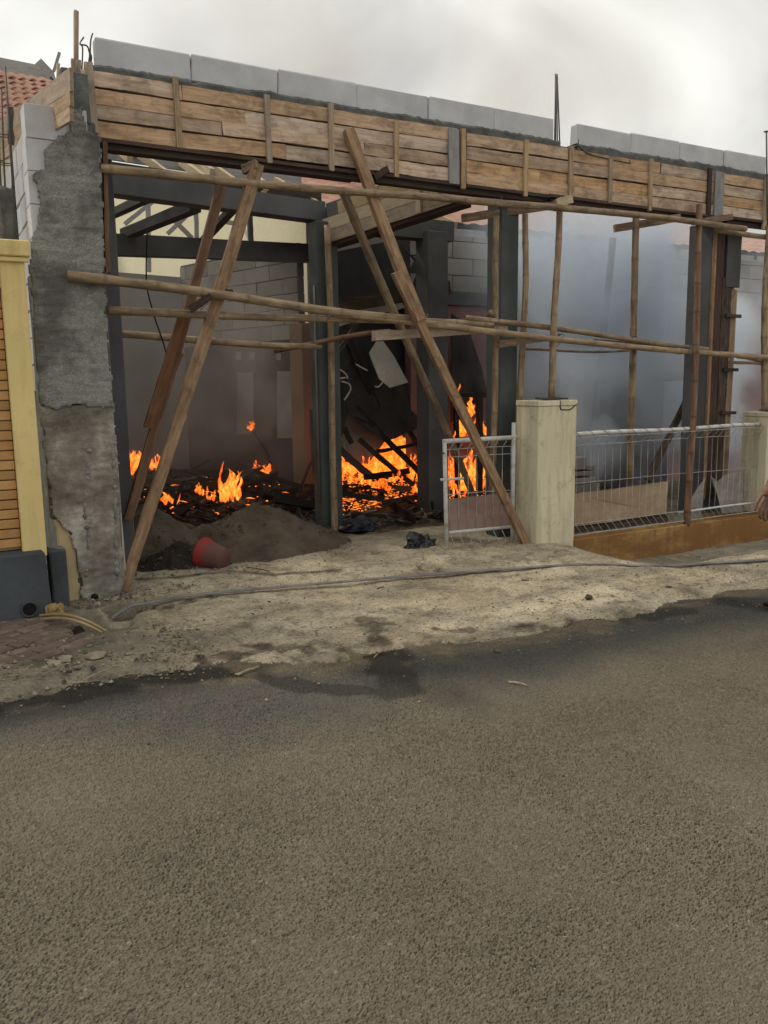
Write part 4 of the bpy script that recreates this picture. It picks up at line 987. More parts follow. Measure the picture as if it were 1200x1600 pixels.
def block_wall(parent, A, B, z0, z1, th, mat, bl=0.6, bh=0.2, name='block'):
    A, B = Vector((*A, 0)), Vector((*B, 0)); d = (B-A); L = d.length; d /= L; a_ = math.atan2(d.y, d.x); pr = {}; z = z0; r = 0
    while z < z1-0.05:
        s = 0.0
        first = bl*0.5 if r % 2 else bl
        while s < L-0.03:
            l_ = min(first if s == 0 else bl, L-s); h_ = min(bh, z1-z)
            k = (round(l_, 2), round(h_, 2)); c = A+d*(s+l_/2)+Vector((0, 0, z+h_/2))
            mw = Matrix.Translation(c) @ Matrix.Rotation(a_, 4, 'Z') @ Matrix.Translation((0, random.uniform(-.004, .004), 0))
            if k not in pr: pr[k] = bm_obj(name, box_bm(l_-0.008, th, h_-0.008, 0.006), M[mat], parent, mw)
            else: copy_obj(pr[k], parent, mw)
            s += l_
        z += bh; r += 1
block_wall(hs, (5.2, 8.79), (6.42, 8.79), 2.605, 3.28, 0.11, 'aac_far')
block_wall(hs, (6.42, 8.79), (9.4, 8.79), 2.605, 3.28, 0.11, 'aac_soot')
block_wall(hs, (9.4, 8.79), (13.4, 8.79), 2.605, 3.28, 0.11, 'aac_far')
box('mortar_core', (5.2, 8.82, 2.605), (13.4, 8.83, 3.26), M['soot_concrete'], hs, 0)
# left room: depth wall (blocks over maroon plaster), back wall
W0, W1 = (4.50, 10.35), (3.72, 13.1); WD = ((W1[0]-W0[0]), (W1[1]-W0[1]))
block_wall(hs, W0, W1, 2.1, 3.35, 0.12, 'aac_far')
def wallbox(name, A, B, z0, z1, th, mat, parent=hs):
    A, B = Vector((*A, 0)), Vector((*B, 0)); c = (A+B)/2; L = (B-A).length; a_ = math.atan2(B.y-A.y, B.x-A.x)
    return bm_obj(name, box_bm(L, th, z1-z0, 0.003), M[mat], parent, Matrix.Translation((c.x, c.y, (z0+z1)/2)) @ Matrix.Rotation(a_, 4, 'Z'))
wallbox('mortar_core', W0, W1, 2.1, 3.33, 0.08, 'soot_concrete')
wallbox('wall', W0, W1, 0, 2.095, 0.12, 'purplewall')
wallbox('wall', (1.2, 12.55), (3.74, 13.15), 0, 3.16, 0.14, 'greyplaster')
for (x0, x1, y0, y1) in ((378, 404, 582, 678), (441, 466, 580, 684), (376, 385, 550, 562), (397, 406, 550, 562), (440, 447, 552, 563)):
    off = Vector((-0.075, -0.02, 0))
    q = [onpl(x, y, W0, WD)+off for x, y in ((x0, y1), (x1, y1), (x1, y0), (x0, y0))]
    plate('pale_panel' if y1 > 600 else 'vent', q, 0.01, M['greypanel'], hs)
plank('door_jamb', onpl(306, 560, (1.2, 12.4), (2.54, .6)), onpl(309, 745, (1.2, 12.4), (2.54, .6)), 0.09, 0.06, M['halfchar'], hs, (0, -1, 0), math.pi/2)
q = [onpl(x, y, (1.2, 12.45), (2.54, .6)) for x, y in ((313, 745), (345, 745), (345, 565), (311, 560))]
plate('dark_doorway', q, 0.02, M['purplewall'], hs)  # dark sheet stands in for the unlit door opening
wallbox('inner_pillar', (4.36, 10.26), (4.60, 10.33), 0, 2.3, 0.26, 'tanpost')
# lit sunny house wall beyond, and grey bars before it that stand in for truss shadows
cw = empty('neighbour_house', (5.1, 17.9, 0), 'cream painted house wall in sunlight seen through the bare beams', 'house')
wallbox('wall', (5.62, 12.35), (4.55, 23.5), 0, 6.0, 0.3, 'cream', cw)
ts = empty('truss_shadow', (4.4, 14.6, 2.6), 'thin grey bars standing in for truss shadows on the cream wall', 'truss')
for (a_, b_) in (((150, 392), (500, 372)), ((180, 420), (178, 380)), ((233, 425), (231, 300)), ((308, 395), (306, 320)), ((434, 395), (432, 300)), ((405, 390), (436, 325)), ((433, 335), (485, 385)), ((195, 350), (245, 310)), ((262, 365), (310, 320)), ((268, 340), (300, 372)), ((340, 345), (480, 366))):
    plank('shadow_bar', at(*a_, 14.6), at(*b_, 14.6+random.uniform(-.05, .05)), 0.07, 0.05, M['greywood'], ts, (0, -1, 0), math.pi/2)
# rafters and wall plate of the house roof
for (hx, hy, tx, ty) in ((176, 226, 203, 247), (212, 236, 288, 294), (282, 252, 326, 284), (302, 250, 332, 270), (340, 266, 386, 298), (396, 276, 416, 292), (398, 288, 413, 306), (430, 282, 503, 324), (640, 322, 712, 352), (560, 300, 600, 318)):
    plank('rafter', at(hx, hy, 8.9), at(tx, ty, 8.05), 0.075, 0.05, M['pale'], hs, seg=4)
beam('wall_plate', at(155, 263, 7.95), at(500, 312, 8.25), 0.13, 0.06, 'darkwood')
beam('fascia', at(150, 236, 8.9), at(470, 285, 9.1), 0.13, 0.03, 'greywood')
# tiled roof sheet (waves and steps are real)
def roof(name, X0, X1, Y0, z0, Y1, z1, parent, mat='tile'):
    xs = np.arange(X0, X1, 0.045); ys = np.arange(0, 1.0001, 0.3/(4*math.hypot(Y1-Y0, z1-z0))); Ls = math.hypot(Y1-Y0, z1-z0)
    X, T = np.meshgrid(xs, ys); s = T*Ls
    h = 0.028*np.abs(np.sin(X*math.pi/0.22)) + 0.03*(1-np.mod(s, 0.3)/0.3)
    h += 0.01*np.sin(X*3.1+s*2)
    Yv = Y0+(Y1-Y0)*T; Z = z0+(z1-z0)*T+h
    v = np.stack([X.ravel(), Yv.ravel(), Z.ravel()], 1); n = np.arange(X.size).reshape(X.shape)
    f = np.stack([n[:-1, :-1].ravel(), n[:-1, 1:].ravel(), n[1:, 1:].ravel(), n[1:, :-1].ravel()], 1)
    o = mesh_obj(name, v.tolist(), f.tolist(), M[mat], parent); o['kind'] = 'stuff'; return o
roof('roof_tiles', 3.75, 14.0, 8.95, 3.42, 12.2, 4.62, hs)
plate('roof_deck', [(3.8, 9.0, 3.39), (13.9, 9.0, 3.39), (13.9, 12.25, 4.585), (3.8, 12.25, 4.585)], -0.03, M['char'], hs)
beam('fascia', (5.2, 8.93, 3.33), (13.8, 8.93, 3.33), 0.12, 0.03, 'greywood')
for i in range(10): plank('rafter', (5.6+i*0.85, 8.9, 3.36), (5.6+i*0.85, 12.1, 4.55), 0.09, 0.05, M['char'], hs, seg=3)
# side formwork running back from the ring beam to the inner column
sf = empty('formwork', (4.0, 7.1, 3.1), 'pale plank formwork of the side beam running back to the inner column', 'formwork')
A0, A1 = at(507, 372, 7.86), at(716, 304, 6.56)
for i, (a_, b_) in enumerate(((0.0, 1.0), (0.0, 1.0), (0.12, 1.0))):
    up_ = Vector((0, 0, 0.122*i))
    plank('board', A0.lerp(A1, a_)+up_, A0.lerp(A1, b_)+up_, 0.116, 0.025, M['pale'] if i else M['batten'], sf)
for t in (0.42, 0.74): plank('batten', A0.lerp(A1, t)+Vector((-.03, -.01, -0.06)), A0.lerp(A1, t)+Vector((-.03, -.01, 0.3)), 0.05, 0.025, M['pale'], sf, (-1, -.4, 0), math.pi/2)
plank('soffit_board', A0+Vector((0.1, 0, -0.075)), A1+Vector((0.1, 0, -0.075)), 0.03, 0.16, M['darkwood'], sf, (0, 0, 1))
bm_ = plank('beam', A0+Vector((0.12, 0.02, 0.15)), A1+Vector((0.12, 0.02, 0.15)), 0.36, 0.2, M['concrete'], sf)

box('wall', (5.95, 13.2, 0), (8.8, 13.34, 4.6), M['greyplaster'], hs, 0.004)  # added backdrop wall, keeps bright sky out of the gaps in front
# ---- collapsed black sheets and panels in the middle
def sheet(lab, pts, mat, name='collapsed_sheet', sub=3, warp=0.04, th=0.012, cat='sheet'):
    o = plate(name, [at(*p) for p in pts], th, M[mat], None, sub, warp); tag(o, lab, cat); return o
sheet('soot black upright panel between the inner columns under the concrete beam', [(512, 478, 8.75), (692, 470, 8.75), (692, 380, 8.75), (620, 374, 8.75), (512, 396, 8.75)], 'black', 'burnt_sheet', 3, 0.02)
o = beam('burnt_beam', at(505, 482, 8.6), at(700, 450, 8.5), 0.16, 0.14, 'halfchar', None); tag(o, 'scorched timber beam under the black upright panel', 'beam')
sheet('large black collapsed roof sheet sagging above the main fire', [(522, 620, 8.7), (545, 645, 8.65), (600, 692, 8.6), (672, 660, 8.75), (690, 640, 8.85), (690, 480, 9.1), (640, 480, 9.1), (560, 500, 8.95), (518, 535, 8.8)], 'black', warp=0.07)
sheet('black burnt triangular sheet leaning right of the big column', [(704, 660, 8.3), (762, 615, 8.3), (755, 582, 8.35), (727, 505, 8.5), (704, 490, 8.5)], 'black', warp=0.03)
sheet('pale cream panel hanging at an angle among the black sheets', [(592, 592, 8.45), (609, 606, 8.44), (637, 598, 8.44), (616, 560, 8.5), (598, 533, 8.55), (587, 534, 8.55), (576, 552, 8.5)], 'panel', 'hanging_sheet', 2, 0.008)
sheet('smoky grey panel leaning left of the main fire', [(538, 722, 8.9), (575, 725, 8.9), (600, 690, 8.9), (561, 628, 9.0), (537, 640, 9.0)], 'greypanel', 'leaning_sheet', 2, 0.02)
sheet('black rag of roofing hanging left of the smoky grey panel', [(522, 600, 8.5), (524, 670, 8.5), (530, 686, 8.5), (537, 668, 8.5), (545, 645, 8.5), (540, 620, 8.5)], 'black', 'hanging_rag', 2, 0.04)
sheet('dark block of charred boards behind the inner column', [(500, 640, 9.2), (560, 640, 9.4), (560, 500, 9.4), (500, 520, 9.2)], 'black', 'charred_boards', 2, 0.03)
# white bent cables on the black sheet
for (pts, lab) in (([(522, 573), (535, 580), (542, 587), (543, 592)], 'upper white bent cable on the black sheet'), ([(534, 596), (545, 600), (548, 608), (543, 618), (538, 625)], 'lower white bent cable on the black sheet'), ([(523, 597), (530, 592), (540, 590)], 'small white cable end beside the inner bamboo pole'), ([(556, 569), (566, 575), (574, 579)], 'thin white splinter on the black sheet'), ([(586, 604), (592, 604), (598, 597)], 'white hook shaped scrap below the cream panel')):
    o = tube('cable', spline([at(x, y, 8.40) for x, y in pts], 5), 0.009, M['panel'], None, 5); tag(o, lab, 'cable')
def stick(lab, a_, b_, W=0.055, T=0.04, mat='char', name='charred_stick', group='charred sticks round the main fire'):
    o = plank(name, at(*a_), at(*b_), W, T, M[mat], None, (0, -1, 0), math.pi/2, 8, 0.004, 0.01); tag(o, lab, 'stick', group); return o
stick('longest charred rafter slanting down through the main fire', (556, 636, 8.7), (668, 750, 8.45), 0.06)
stick('charred rafter slanting along the left foot of the main fire', (561, 686, 8.6), (655, 765, 8.4), 0.055)
stick('charred rafter slanting across the right side of the main fire', (633, 664, 8.75), (676, 724, 8.6), 0.055)
stick('charred bar lying level across the main fire', (588, 706, 8.6), (674, 687, 8.6), 0.04)
stick('short charred stub left of the main fire', (538, 668, 8.7), (550, 692, 8.7), 0.05)
stick('thin charred stick standing near the small left fires', (288, 752, 9.0), (272, 790, 8.8), 0.03)
stick('burnt wire like stick in front of the inner pillar', (486, 640, 10.0), (491, 740, 10.0), 0.03)
stick('charred leg leaning left from the foot of the inner pillar', (488, 718, 9.9), (466, 775, 9.7), 0.03)
stick('charred leg leaning right from the foot of the inner pillar', (488, 715, 9.9), (500, 770, 9.7), 0.03)
stick('black rafter leaning by the burning frame behind the gate', (708, 625, 8.1), (744, 690, 8.1), 0.06)
for i, (a_, b_, lab) in enumerate((((528, 700, 8.9), (590, 752, 8.6), 'charred lath low at the left of the main fire'), ((570, 745, 8.5), (640, 735, 8.6), 'charred board end lying across the fire bed'), ((535, 770, 8.4), (600, 780, 8.3), 'half burnt board at the left front of the fire bed'), ((598, 786, 8.2), (668, 772, 8.3), 'half burnt board at the right front of the fire bed'),
                                ((640, 520, 8.9), (672, 650, 8.8), 'black rafter hanging down over the sagging black sheet'), ((540, 520, 8.8), (600, 660, 8.7), 'black rafter lying on the left slope of the black sheet'), ((520, 560, 8.6), (560, 500, 8.7), 'short black rafter at the upper left of the black sheet'), ((395, 735, 10.5), (470, 760, 10.0), 'charred beam lying before the inner pillar'), ((300, 760, 9.6), (390, 752, 10.2), 'charred beam lying behind the bright curling flame'), ((215, 742, 10.6), (300, 756, 10.0), 'charred beam lying at the far left of the debris'))):
    stick(lab, a_, b_, random.uniform(0.05, 0.09), 0.04, 'char' if i % 3 else 'halfchar', 'charred_stick', 'charred sticks round the main fire' if i < 10 else 'charred beams in the left bay')
bf = empty('window_frame', at(745, 800, 8.1), 'black charred window frame with flames inside, behind the gate', 'window frame')
for (a_, b_, wd) in (((749, 612), (749, 830), 0.07), ((769, 614), (768, 800), 0.04), ((708, 617), (772, 618), 0.05), ((712, 617), (716, 820), 0.05), ((716, 770), (770, 770), 0.05)):
    plank('frame_bar', at(*a_, 8.1+random.uniform(0, .05)), at(*b_, 8.1), wd, 0.05, M['char'], bf, (0, -1, 0), math.pi/2, 6, 0.004)

# ---- debris heap: charred planks one by one, chips as stuff
def fz(x, y): return 0.02+float(heap(np.array([x]), np.array([y]))[0])
protos = []
for i in range(7):
    v, f = plank_mesh(random.uniform(0.5, 1.5), random.uniform(0.035, 0.11), random.uniform(0.012, 0.04), 8, 0.006, random.uniform(-0.03, 0.03), random.uniform(0, 0.4))
    me = bpy.data.meshes.new('charred_plank'); me.from_pydata(v, [], f); me.materials.append(M['char'] if i < 4 else M['halfchar']); protos.append(me)
kk = 0
while kk < 190:
    x, y = random.uniform(1.7, 7.0), random.uniform(7.9, 12.3)
    pr = 0.25+4*heap(np.array([x]), np.array([y]))[0]
    if random.random() > pr: continue
    if abs(x-3.67) < 0.25 and abs(y-7.9) < 0.3: continue
    o = bpy.data.objects.new('charred_plank', random.choice(protos))
    mw = Matrix.Translation((x, y, fz(x, y)+random.uniform(0.0, 0.10))) @ Matrix.Rotation(random.gauss(0.45, 0.7), 4, 'Z') @ Matrix.Rotation(random.gauss(0, 0.13), 4, 'Y') @ Matrix.Rotation(random.choice((0, math.pi/2))+random.gauss(0, 0.3), 4, 'X')
    link(o, None, mw); tag(o, 'charred plank lying flat among the smouldering debris on the ground', 'plank', 'charred planks in the debris'); kk += 1
vs, fs = [], []
for i in range(3800):
    x, y = random.uniform(1.5, 7.2), 7.6+5.0*random.random()**1.2
    z = fz(x, y)+random.uniform(-0.01, 0.05); L_ = random.uniform(0.03, 0.22); w_ = random.uniform(0.008, 0.03); a_ = random.uniform(0, 6.3); t_ = random.gauss(0, 0.3)
    m = Matrix.Translation((x, y, z)) @ Matrix.Rotation(a_, 4, 'Z') @ Matrix.Rotation(t_, 4, 'Y'); b = len(vs)
    for dx in (-1, 1):
        for dy, dz in ((-1, -1), (1, -1), (1, 1), (-1, 1)): vs.append(m @ Vector((dx*L_/2, dy*w_/2, dz*w_*0.3)))
    fs += [(b, b+1, b+5, b+4), (b+1, b+2, b+6, b+5), (b+2, b+3, b+7, b+6), (b+3, b, b+4, b+7), (b, b+3, b+2, b+1), (b+4, b+5, b+6, b+7)]
cm = NT('ash_chips'); g = cm.noise(cm.co(), 7, 4, 0.7); M['chips'] = cm.done(cm.ramp(g, [(0.35, (0.012, 0.011, 0.01)), (0.55, (0.075, 0.058, 0.045)), (0.68, (0.26, 0.205, 0.15))]), 0.9)
o = mesh_obj('ash_debris', vs, fs, M['chips']); tag(o, kind='stuff', cat='debris', label='small burnt chips and ash strewn over the floor of the burning plot')

# ---- fires
def fire(name, lab, base_pts, n, h, wd, mat='fire', dsp=0.12, hv=0.5):
    """base_pts: line of world points the tongues stand on"""
    vs, fs, ht = [], [], []
    B = [Vector(p) for p in base_pts]
    for i in range(n):
        u = random.random()*(len(B)-1) if len(B) > 1 else 0
        k = min(int(u), max(len(B)-2, 0)); p = B[k].lerp(B[min(k+1, len(B)-1)], u-k) + Vector((random.gauss(0, dsp*0.35), random.gauss(0, dsp), h*random.choice((0, 0, random.uniform(-0.05, 0.4)))))
        H = h*random.uniform(1-hv, 1+hv*0.5); Wd = wd*random.uniform(0.55, 1.3); sd_ = random.uniform(0, 100); lean = random.gauss(0.05, 0.28); rot = random.uniform(-0.5, 0.5)
        ca, sa = math.cos(YAW*-1+rot), math.sin(YAW*-1+rot); b0 = len(vs); S, NS = 12, 7
        for s in range(S+1):
            t = s/S; r = Wd*(0.25+1.9*t if t < 0.3 else 0.82*((1-t)/0.7)**0.6)*(1+0.75*mnoise.noise(Vector((sd_, t*5, 0))))
            ox = lean*H*t+0.30*Wd*2.2*t*mnoise.noise(Vector((sd_+7, t*3.2, 0)))*3.2; oy = 0.3*Wd*mnoise.noise(Vector((sd_+17, t*3, 0)))
            for j in range(NS):
                a_ = 2*math.pi*j/NS; lx, ly = ox+r*math.cos(a_), oy+0.35*r*math.sin(a_)
                vs.append(p+Vector((lx*ca-ly*sa, lx*sa+ly*ca, H*t))); ht.append(min(1, t*0.95+random.uniform(-0.05, 0.05)+0.12*mnoise.noise(Vector((sd_, t*6, j)))))
        for s in range(S):
            for j in range(NS): fs.append((b0+s*NS+j, b0+s*NS+(j+1) % NS, b0+(s+1)*NS+(j+1) % NS, b0+(s+1)*NS+j))
    c = sum(B, Vector())/len(B)
    o = mesh_obj(name, [v-c for v in vs], fs, M[mat], None, Matrix.Translation(c), True)
    a2 = o.data.attributes.new('heat', 'FLOAT', 'POINT'); a2.data.foreach_set('value', ht)
    tag(o, lab, 'fire'); return o
fire('fire', 'largest fire, burning orange under the black sheet in the middle', [at(540, 745, 9.2), at(600, 752, 8.9), at(650, 742, 8.9), at(692, 735, 8.9)], 120, 0.27, 0.042, dsp=0.28, hv=0.8)
fire('fire', 'broad orange flame and glow of the middle fire behind the charred rafters', [at(575, 738, 9.5), at(640, 735, 9.5), at(690, 728, 9.5)], 34, 0.55, 0.17, 'redfire', 0.14, 0.35)  # tongues also stand in for the firelit orange glow on the wall behind
fire('fire', 'small low flames at the left foot of the middle fire', [at(538, 738, 9.0), at(562, 742, 9.0)], 18, 0.13, 0.03)
fire('fire', 'low flames licking the debris in front of the middle fire', [at(530, 752, 8.8), at(570, 755, 8.7), at(605, 768, 8.5)], 40, 0.09, 0.03, dsp=0.12)
fire('fire', 'small flame in front of the big dark column', [at(643, 770, 8.3), at(672, 770, 8.25)], 8, 0.12, 0.045, dsp=0.03)
fire('fire', 'tall narrow flames climbing behind the gate', [at(704, 775, 8.25), at(728, 770, 8.25), at(745, 770, 8.3)], 60, 0.36, 0.036, dsp=0.08, hv=0.8)
fire('fire', 'thin flame line rising along the burning frame', [at(728, 690, 8.2), at(716, 650, 8.2), at(710, 630, 8.2)], 22, 0.2, 0.024, dsp=0.03)
fire('fire', 'flame inside the upper pane of the charred window frame', [at(733, 655, 8.2), at(738, 650, 8.2)], 5, 0.24, 0.045, dsp=0.02)
fire('fire', 'small flame at the right foot of the charred window frame', [at(755, 682, 8.2), at(768, 680, 8.2)], 6, 0.14, 0.045, dsp=0.02)
fire('fire', 'yellow flame at the left of the charred window frame', [at(717, 682, 8.15), at(725, 682, 8.15)], 6, 0.16, 0.045, dsp=0.02)
fire('fire', 'tiny flame at the foot of the gate', [at(704, 690+5, 7.6), at(706, 700, 7.6)], 3, 0.14, 0.02, dsp=0.01)
fire('fire', 'thin red flame low behind the gate sheet', [at(706, 826, 7.4), at(708, 822, 7.4)], 5, 0.30, 0.025, 'redfire', 0.01)
fire('fire', 'tiny flame at the base of the big dark column', [at(662, 767+40, 8.0), at(664, 806, 8.0)], 3, 0.13, 0.03, dsp=0.01)
fire('fire', 'flame tuft at the far left behind the two left props', [at(197, 742, 11.5), at(208, 742, 11.5)], 22, 0.26, 0.045, dsp=0.08)
fire('fire', 'flames between the two left props at the far left', [at(212, 732, 11.6), at(250, 735, 11.6)], 30, 0.2, 0.04, dsp=0.1)
fire('fire', 'bright flame curling up near the sand piles on the left', [at(345, 783, 9.2), at(358, 785, 9.2), at(374, 782, 9.2)], 24, 0.3, 0.032, dsp=0.04)
fire('fire', 'low tail of flame left of the bright curling flame', [at(306, 768, 9.3), at(320, 778, 9.25), at(338, 784, 9.2)], 16, 0.1, 0.022, dsp=0.02)
fire('fire', 'tiny flames low beside the charred stick on the left', [at(257, 788, 9.2), at(276, 788, 9.2)], 6, 0.12, 0.035, dsp=0.02)
fire('fire', 'small scattered flames left of the inner pillar', [at(400, 742, 11.0), at(418, 742, 11.0)], 16, 0.13, 0.032, dsp=0.08)
fire('fire', 'dim red flames between the scattered flames and the inner pillar', [at(428, 742, 11.2), at(455, 738, 11.2)], 18, 0.16, 0.035, 'redfire', 0.08)
fire('fire', 'small torch like flame hanging on a burning stick near the pale panels', [at(389, 670, 10.9), at(393, 674, 10.9)], 5, 0.13, 0.045, dsp=0.01)
o = tube('burning_stick', [at(390, 668, 10.95), at(402, 684, 10.95), at(413, 700, 10.95), at(424, 726, 10.95)], 0.014, M['char'], None, 5); tag(o, 'thin burning stick leaning under the torch like flame', 'stick')
vs, fs = [], []
for i in range(1000):
    k = random.random()
    if k < 0.09: px, py, Y = random.uniform(195, 460), random.uniform(738, 785), random.uniform(8.8, 11.3)
    elif k < 0.8: px, py, Y = random.uniform(525, 695), random.triangular(735, 785, 752), random.uniform(8.3, 9.2)
    else: px, py, Y = random.uniform(700, 768), random.uniform(750, 815), random.uniform(7.9, 8.5)
    p = at(px, py, Y); p.z = fz(p.x, p.y)+random.uniform(0.02, 0.13); r = random.uniform(0.006, 0.018); b = len(vs)
    l_ = r*random.choice((1, 1, 2.5, 5)); a_ = random.gauss(0.4, 0.7); ux = Vector((math.cos(a_), math.sin(a_), random.uniform(-.3, .3))); uy = Vector((-math.sin(a_), math.cos(a_), 0))
    for q in (ux*l_, -ux*l_*0.7+uy*r, -ux*l_*0.8-uy*r, Vector((0, 0, r*0.8))): vs.append(p+q)
    fs += [(b, b+1, b+3), (b+1, b+2, b+3), (b+2, b, b+3), (b, b+2, b+1)]
o = mesh_obj('embers', vs, fs, M['ember']); tag(o, 'glowing embers scattered in the ash', 'embers', kind='stuff')
# ================================================================== UPPER LEFT BACKGROUND
th = empty('tiled_house', atz(20, 700, 0), 'neighbouring house with sunlit red clay tile roof at the far left', 'house')
ra, rb_, rc_, rd_ = at(-150, 275, 11.0), at(100, 195, 12.5), at(80, 128, 15.0), at(-150, 92, 14.0)
nr = ((rb_-ra).cross(rd_-ra)).normalized()
if nr.z < 0: nr = -nr
plate('roof_deck', [p-nr*0.10 for p in (ra, rb_, rc_, rd_)], 0.03, M['halfchar'], th)
ns_, bm = 6, bmesh.new(); pv = []
for i in range(ns_+1):
    t = i/ns_-0.5; hh = 0.045*math.cos(t*math.pi)
    for (y, dz) in ((-0.5, 0.03), (0.5, 0.0)): pv.append(bm.verts.new((t, y, hh+dz)))
for i in range(ns_): bm.faces.new((pv[2*i], pv[2*i+2], pv[2*i+3], pv[2*i+1]))
r_ = bmesh.ops.extrude_face_region(bm, geom=bm.faces[:])
for v in r_['geom']:
    if isinstance(v, bmesh.types.BMVert): v.co.z -= 0.018
tme = bpy.data.meshes.new('roof_tile'); bm.to_mesh(tme); bm.free(); tme.materials.append(M['tile'])
NR, NC = 11, 13
for r in range(NR):
    for c in range(NC):
        s, t = (c+0.5)/NC, (r+0.5)/NR
        p = ra.lerp(rb_, s).lerp(rd_.lerp(rc_, s), t)
        ux = (rb_-ra).lerp(rc_-rd_, t)/NC; uy = (rd_-ra).lerp(rc_-rb_, s)/NR
        x_ = ux.normalized(); z_ = x_.cross(uy).normalized(); y_ = z_.cross(x_)
        mw = Matrix.Translation(p+nr*random.uniform(-0.006, 0.006)) @ Matrix((x_, y_, z_)).transposed().to_4x4() @ Matrix.Diagonal((ux.length*1.02, uy.length*1.15, 1, 1))
        o = bpy.data.objects.new('roof_tile', tme); link(o, th, mw)
q = [atz(-150, 700, 0), atz(40, 690, 0)]
plate('wall', [Vector((ra.x, ra.y+0.3, 0)), Vector((rb_.x, rb_.y+0.3, 0)), rb_+Vector((0, .3, -0.12)), ra+Vector((0, .3, -0.12))], 0.1, M['cream'], th)
fr = empty('far_house', at(40, 125, 26), 'hazy blue grey roof outline far behind the red tile roof', 'house')
plate('roof', [at(-120, 150, 26), at(90, 150, 26), at(82, 118, 26), at(62, 97, 26), at(52, 106, 26), at(-20, 92, 26), at(-120, 84, 26)], 0.3, M['greywood'], fr)
plank('antenna', at(84, 112, 25.5), at(93, 82, 25.5), 0.08, 0.04, M['greywood'], fr, (0, -1, 0), math.pi/2)
# side wall of bare blocks and its sloping plank formwork
sw = empty('side_wall', (0.8, 7.5, 1.9), 'bare grey block side wall running back behind the yellow wall', 'wall')
block_wall(sw, (0.83, 6.40), (0.83, 10.6), 1.5, 3.32, 0.10, 'aac')
box('mortar_core', (0.845, 6.40, -0.1), (0.865, 10.6, 3.30), M['mortar'], sw, 0)
gf = empty('formwork', (0.95, 7.5, 3.3), 'sloping plank formwork along the top of the side wall at the left', 'formwork')
for i, ((x0, y0), (x1, y1)) in enumerate((((112, 124), (-30, 226)), ((112, 148), (-30, 243)), ((112, 172), (-30, 260)))):
    p0, p1 = atx(x0, y0, 0.96), atx(x1, y1, 0.80)
    plank('board', p0, p1, 0.125, 0.022, M['batten'] if i < 2 else M['form'], gf, jit=0.003)
cg = empty('rebar_cage', at(15, 380, 6.6), 'bare column reinforcement rising above the yellow wall at the left edge', 'rebar')
for (a_, b_) in (((29, 385), (8, 104)), ((24, 385), (12, 170)), ((13, 385), (2, 140)), ((8, 385), (-4, 180))):
    tube('bar', [at(*a_, 6.6), at((a_[0]+b_[0])/2+random.uniform(-1.5, 1.5), (a_[1]+b_[1])/2, 6.6), at(*b_, 6.6)], 0.007, M['steel'], cg, 6)
for y in (210, 255, 305):
    c = at(15-(380-y)*0.06, y, 6.6)
    tube('stirrup', [c+Vector((-.05, 0, 0)), c+Vector((.05, 0, .0)), c+Vector((.05, .1, 0.01)), c+Vector((-.05, .1, 0.01)), c+Vector((-.05, 0, 0))], 0.004, M['steel'], cg, 5)
plank('stirrup_bundle', at(17, 225, 6.62), at(16, 168, 6.62), 0.04, 0.03, M['steel'], cg, (0, -1, 0), math.pi/2, 5, 0.006)
o = bm_obj('concrete_stub', box_bm(0.13, 0.13, 0.5, 0.02, 0.008, 3), M['mortar'], None, Matrix.Translation(at(10, 352, 6.62))); tag(o, 'rough concrete stub poured round the bars above the yellow wall', 'concrete stub')

# ================================================================== SMALL THINGS ON THE GROUND
def gz(x, y): return float(apron_h(np.array([x]), np.array([y]))[0])
# sand piles
def mound(name, lab, c, R, h, seed, mat='sand', ex=1.0, rot=0.0):
    n = 84; vs, fs = [], []
    for i in range(n):
        for j in range(n):
            u, v = (i/(n-1)*2-1), (j/(n-1)*2-1); x, y = u*R, v*R*ex
            d = math.hypot(u, v)+0.16*mnoise.noise(Vector((u*1.6, v*1.6, seed)))
            z = h*max(0, 1-d)**0.85*1.25 if d < 1 else 0
            z += (0.045*mnoise.fractal(Vector((x*3, y*3, seed)), 0.7, 2, 5)+0.02*mnoise.noise(Vector((x*13, y*13, seed)))+0.008*mnoise.noise(Vector((x*33, y*33, seed))))*(1 if d < 1 else 0)*min(1, max(0, (1.02-d)*4))
            vs.append((x*math.cos(rot)-y*math.sin(rot), x*math.sin(rot)+y*math.cos(rot), z-0.03))
    for i in range(n-1):
        for j in range(n-1): fs.append((i*n+j, (i+1)*n+j, (i+1)*n+j+1, i*n+j+1))
    o = mesh_obj(name, vs, fs, M[mat], None, Matrix.Translation((c[0], c[1], 0.0)), True); tag(o, lab, 'sand pile'); return o
mound('sand_pile', 'brown sand pile with its peak behind the red bucket', (2.68, 7.36), 0.93, 0.37, 1.0, ex=0.86)
mound('sand_pile', 'darker low sand pile behind the long leaning prop', (1.72, 7.62), 0.72, 0.40, 5.0, ex=1.1)
M['darksand'] = plain('wet_dark_sand', (0.022, 0.019, 0.016), (0.05, 0.042, 0.034), 3.0, 0.95, 0.9, 0.012, 45, 0.1)
mound('sand_pile', 'black wet sand spread at the front of the brown pile', (1.85, 6.92), 0.62, 0.2, 9.0, 'darksand', 0.45)
